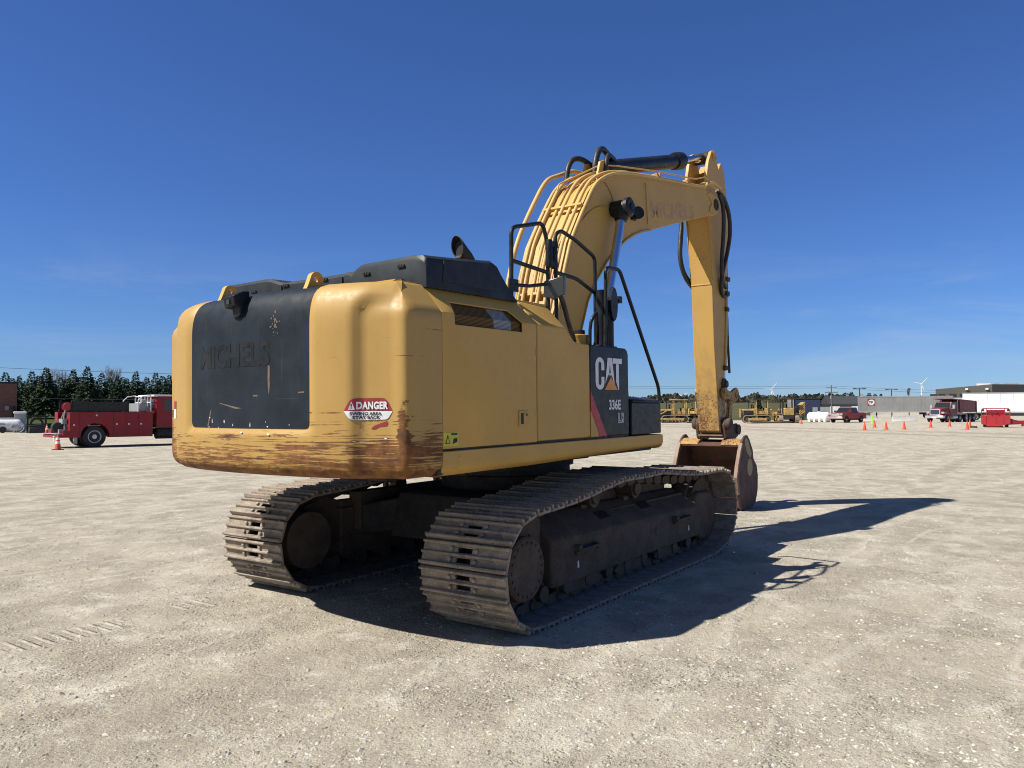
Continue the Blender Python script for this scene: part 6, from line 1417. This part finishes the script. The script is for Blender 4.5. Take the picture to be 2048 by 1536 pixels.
def conifer_meshes(seed, H, Rm, n, open_=.0, leaf=.36):
    q = random.Random(seed); b = MB()
    tiers = int(H / .27)
    for k in range(tiers):
        t_ = (k + .3) / tiers; z = H * (.05 + .95 * t_); Rr = Rm * (1 - t_) ** .86 + .10
        nb = max(5, int(6 + 15 * (1 - t_)))
        a0 = q.uniform(0, 6)
        for j in range(nb):
            a = a0 + 2 * PI * j / nb + q.gauss(0, .14); L = Rr * q.uniform(.58, 1.18)
            if q.random() < open_: continue
            dz = -L * q.uniform(.10, .34) * (1 - t_ * 1.3)
            tip = Vector((L * math.cos(a), L * math.sin(a), dz)); base = Vector((0, 0, z + q.uniform(-.15, .15)))
            m_ = max(3, int(L / .24))
            for i in range(m_):
                f_ = (i + .6) / m_
                if f_ < .22: continue
                p = base + tip * f_ + Vector((0, 0, .16 * L * math.sin(PI * f_) * .5))
                for s in (-1, 1):
                    side = Vector((-math.sin(a), math.cos(a), 0)) * s
                    w = leaf * (1.3 - .6 * f_) * (.78 + .40 * (1 - t_)) * q.uniform(.7, 1.25); d = (tip.normalized() * .75 + side * .85 + Vector((0, 0, q.uniform(-.35, .12)))).normalized()
                    e = p + d * w; n_ = d.cross(Vector((q.gauss(0, 1), q.gauss(0, 1), q.gauss(0, .8)))).normalized() * w * .40; up = Vector((0, 0, w * q.uniform(-.10, .16)))
                    b.face([p, p + d * w * .45 + n_ + up, e, p + d * w * .45 - n_ - up * .3])
    bmesh.ops.recalc_face_normals
    me = bpy.data.meshes.new('crown'); b.b.to_mesh(me); b.b.free()
    tb_ = MB(); tb_.cyl((0, 0, -.5), (0, 0, H * .97), .15 * H / 9, .02, 8); mt = bpy.data.meshes.new('trunk'); tb_.b.to_mesh(mt); tb_.b.free()
    return me, mt
def plant(name, meshes, mats, label, cat, loc, sc, rot, grp):
    T = empty(name, label, cat, loc, rot, grp); T.scale = sc
    for nm, me, mt in zip(('crown', 'trunk'), meshes, mats):
        if not me.materials: me.materials.append(mt)
        o = bpy.data.objects.new(nm, me); COL.objects.link(o); o.parent = T
    return T
SPR = [conifer_meshes(11 + k, 9.0, (3.6, 3.1, 4.0, 2.7)[k], 0, .06, (.46, .42, .48, .44)[k]) for k in range(4)]
def tree_at(px, ytop, Z, k, label, ground=1.2, wide=1., name='spruce_tree', grp='spruce trees behind the grass', mesh=None, mat='spruce', cat='tree', base=9.0):
    zt = zat(px, ytop, Z); s = (zt - ground) / base
    plant(name, (mesh or SPR)[k % 4], (M[mat], M['bark']), label, cat, at(px, Z, ground), (s * wide, s * wide, s), rnd.uniform(0, 6), grp)
for i, (px, y, Z, k, w, lab) in enumerate((
        (-28, 752, 104, 1, 1.1, 'spruce cut by the picture edge behind the brick building'),
        (11, 744, 103, 0, 1.1, 'spruce whose pointed top rises over the brick roof'),
        (38, 750, 112, 3, 1.0, 'slim spruce at the corner of the brick building'),
        (63, 740, 110, 1, 1.05, 'narrow tall spruce next to the slim one by the brick corner'),
        (92, 734.5, 102, 2, 1.0, 'broad dark spruce left of the bare branches'),
        (121, 752, 108, 1, 1.0, 'lower spruce in front of the wide bare crown'),
        (146, 738, 109, 3, 1.1, 'spruce with a thin spire between two broad spruces'),
        (174, 732, 101, 0, .98, 'tallest full spruce of the row'),
        (203, 744, 105, 1, 1.0, 'spruce at the flank of the tallest one'),
        (234, 752, 104, 2, .95, 'low round spruce under the single bare tree'),
        (253, 756, 112, 3, 1.3, 'short spruce in the gap right of the single bare tree'),
        (271, 742, 106, 0, .9, 'spruce above the white truck rack'),
        (293, 753, 110, 3, 1.2, 'low slim spruce above the red truck cab'),
        (311, 743, 109, 1, 1.0, 'spruce over the roof of the red truck'),
        (338, 750, 106, 2, .95, 'spruce touching the edge of the excavator counterweight'),
        (372, 745, 108, 0, 1.0, 'spruce hidden by the excavator tail'))):
    tree_at(px, y, Z, k, lab, 1.2, w)
for i, px in enumerate((24, 51, 78, 107, 133, 160, 189, 219, 245, 283, 325)):
    tree_at(px, 756 + 5 * math.sin(i * 2.3), 119 + 3 * math.sin(i * 1.7), i, 'spruce of the rear row filling the gap between two front spruces', 1.4, 1.35, grp='rear row of spruces')

def bare_tree(px, ytop, Z, spread, label, seed, ground=1.5):
    q = random.Random(seed); H = zat(px, ytop, Z) - ground; T = empty('bare_tree', label, 'tree', at(px, Z, ground), 0, 'leafless trees'); b = MB(); tr = MB()
    def grow(p, d, L, r_, depth):
        e = p + d * L; m_ = (p + e) / 2 + Vector((q.gauss(0, .05), q.gauss(0, .05), 0)) * L
        (tr if depth < 2 else b).tube([p, m_, e], max(r_, .010), 5 if depth < 2 else 3)
        if depth >= 5: return
        for _ in range(3 if depth < 4 else 2):
            nd = (d + Vector((q.gauss(0, .28), q.gauss(0, .28), q.uniform(.05, .35)))).normalized()
            grow(p.lerp(e, q.uniform(.55, 1.)), nd, L * q.uniform(.62, .85), r_ * .52, depth + 1)
    for k in range(2):
        grow(Vector((spread * (k - .5), 0, 0)), Vector((q.gauss(0, .1), q.gauss(0, .1), 1)).normalized(), H * .30, .11, 0)
    tr.build('trunk', M['twig'], T); b.build('crown', M['twig'], T, ang=0)
    dg = bpy.context.view_layer; 
    zs_ = [v.co.z for o in bpy.data.objects if o.parent == T for v in o.data.vertices]; s = H / max(zs_); T.scale = (s, s, s)
bare_tree(112, 731, 128, 1.2, 'wide leafless tree behind the broad dark spruce', 4)
bare_tree(137, 736, 131, 1.0, 'leafless tree behind the spruce with the thin spire', 9)
bare_tree(226, 727, 126, .4, 'single leafless tree standing above the low round spruce', 21)
bare_tree(60, 752, 130, .6, 'thin leafless tree behind the slim spruces', 31)

PIN = [conifer_meshes(41 + k, 8.0, (3.0, 3.6, 2.7, 3.3)[k], 0, .16, .62) for k in range(3)]; PIN.append(PIN[0])
for i, (px, y, Z, k, w, lab) in enumerate((
        (1515, 784, 185, 2, .75, 'lone dark spruce rising behind the side-on yellow crawler'),
        (1596, 795, 300, 0, 1.5, 'low pine just over the end of the blue shed'), (1612, 793, 305, 1, 1.6, 'pine over the blue shed roof'), (1628, 791, 300, 2, 1.5, 'pine left of the utility pole'), (1645, 788, 300, 0, 1.4, 'taller pine left of the utility pole'),
        (1661, 784, 300, 1, 1.15, 'pine directly behind the utility pole'), (1674, 788, 310, 2, 1.3, 'pine right beside the utility pole'), (1690, 785, 300, 0, 1.2, 'tall pine above the houses'), (1703, 784, 305, 1, 1.1, 'twin pine above the wider house'),
        (1722, 788, 300, 2, 1.3, 'pine behind the first yard lamp post'), (1738, 786, 300, 0, 1.4, 'pine over the logo of the grey trailer'), (1750, 788, 310, 1, 1.3, 'pine beyond the logo of the grey trailer'), (1762, 788, 300, 2, 1.2, 'last pine of the row above the grey trailer'))):
    tree_at(px, y, Z, k, lab, 2.5 if i else 1.0, w, 'pine_tree' if i else 'spruce_tree', 'pines beyond the yard', PIN, 'pine' if i else 'spruce', base=8.0)
def far_woods():
    q = random.Random(77); b = MB()
    for i in range(17000):
        px = q.uniform(-900, 2900)
        Z = q.uniform(560, 640) if (px < 1230 or px > 1700) else q.uniform(440, 500)
        g = 0 if Z > 520 else 5.2
        top = 7.5 + 3.0 * mnoise.noise((px * .02, 1.3, 0)) + 2 * mnoise.noise((px * .11, 4.3, 0))
        if g: top = 4.2 + 2.2 * mnoise.noise((px * .03, 1.3, 0)) + 1.5 * mnoise.noise((px * .13, 4.3, 0))
        h = g - 1 + (1 + max(2, top)) * q.random() ** .8; s = q.uniform(.9, 2.2); p = at(px, Z, h)
        a = q.uniform(0, PI); d = Vector((math.cos(a), math.sin(a), q.uniform(-.3, .3))) * s; u_ = Vector((q.gauss(0, .3), q.gauss(0, .3), 1)) * s * .8
        b.face([p - d, p - u_ * .4, p + d, p + u_])
    o = b.build('far_woods', leafmat('far_wood_foliage', (.040, .042, .030), (.095, .085, .062)), ang=0); tag(o, 'brownish wood along the horizon beyond the pasture', 'woods', kind='stuff')
far_woods()
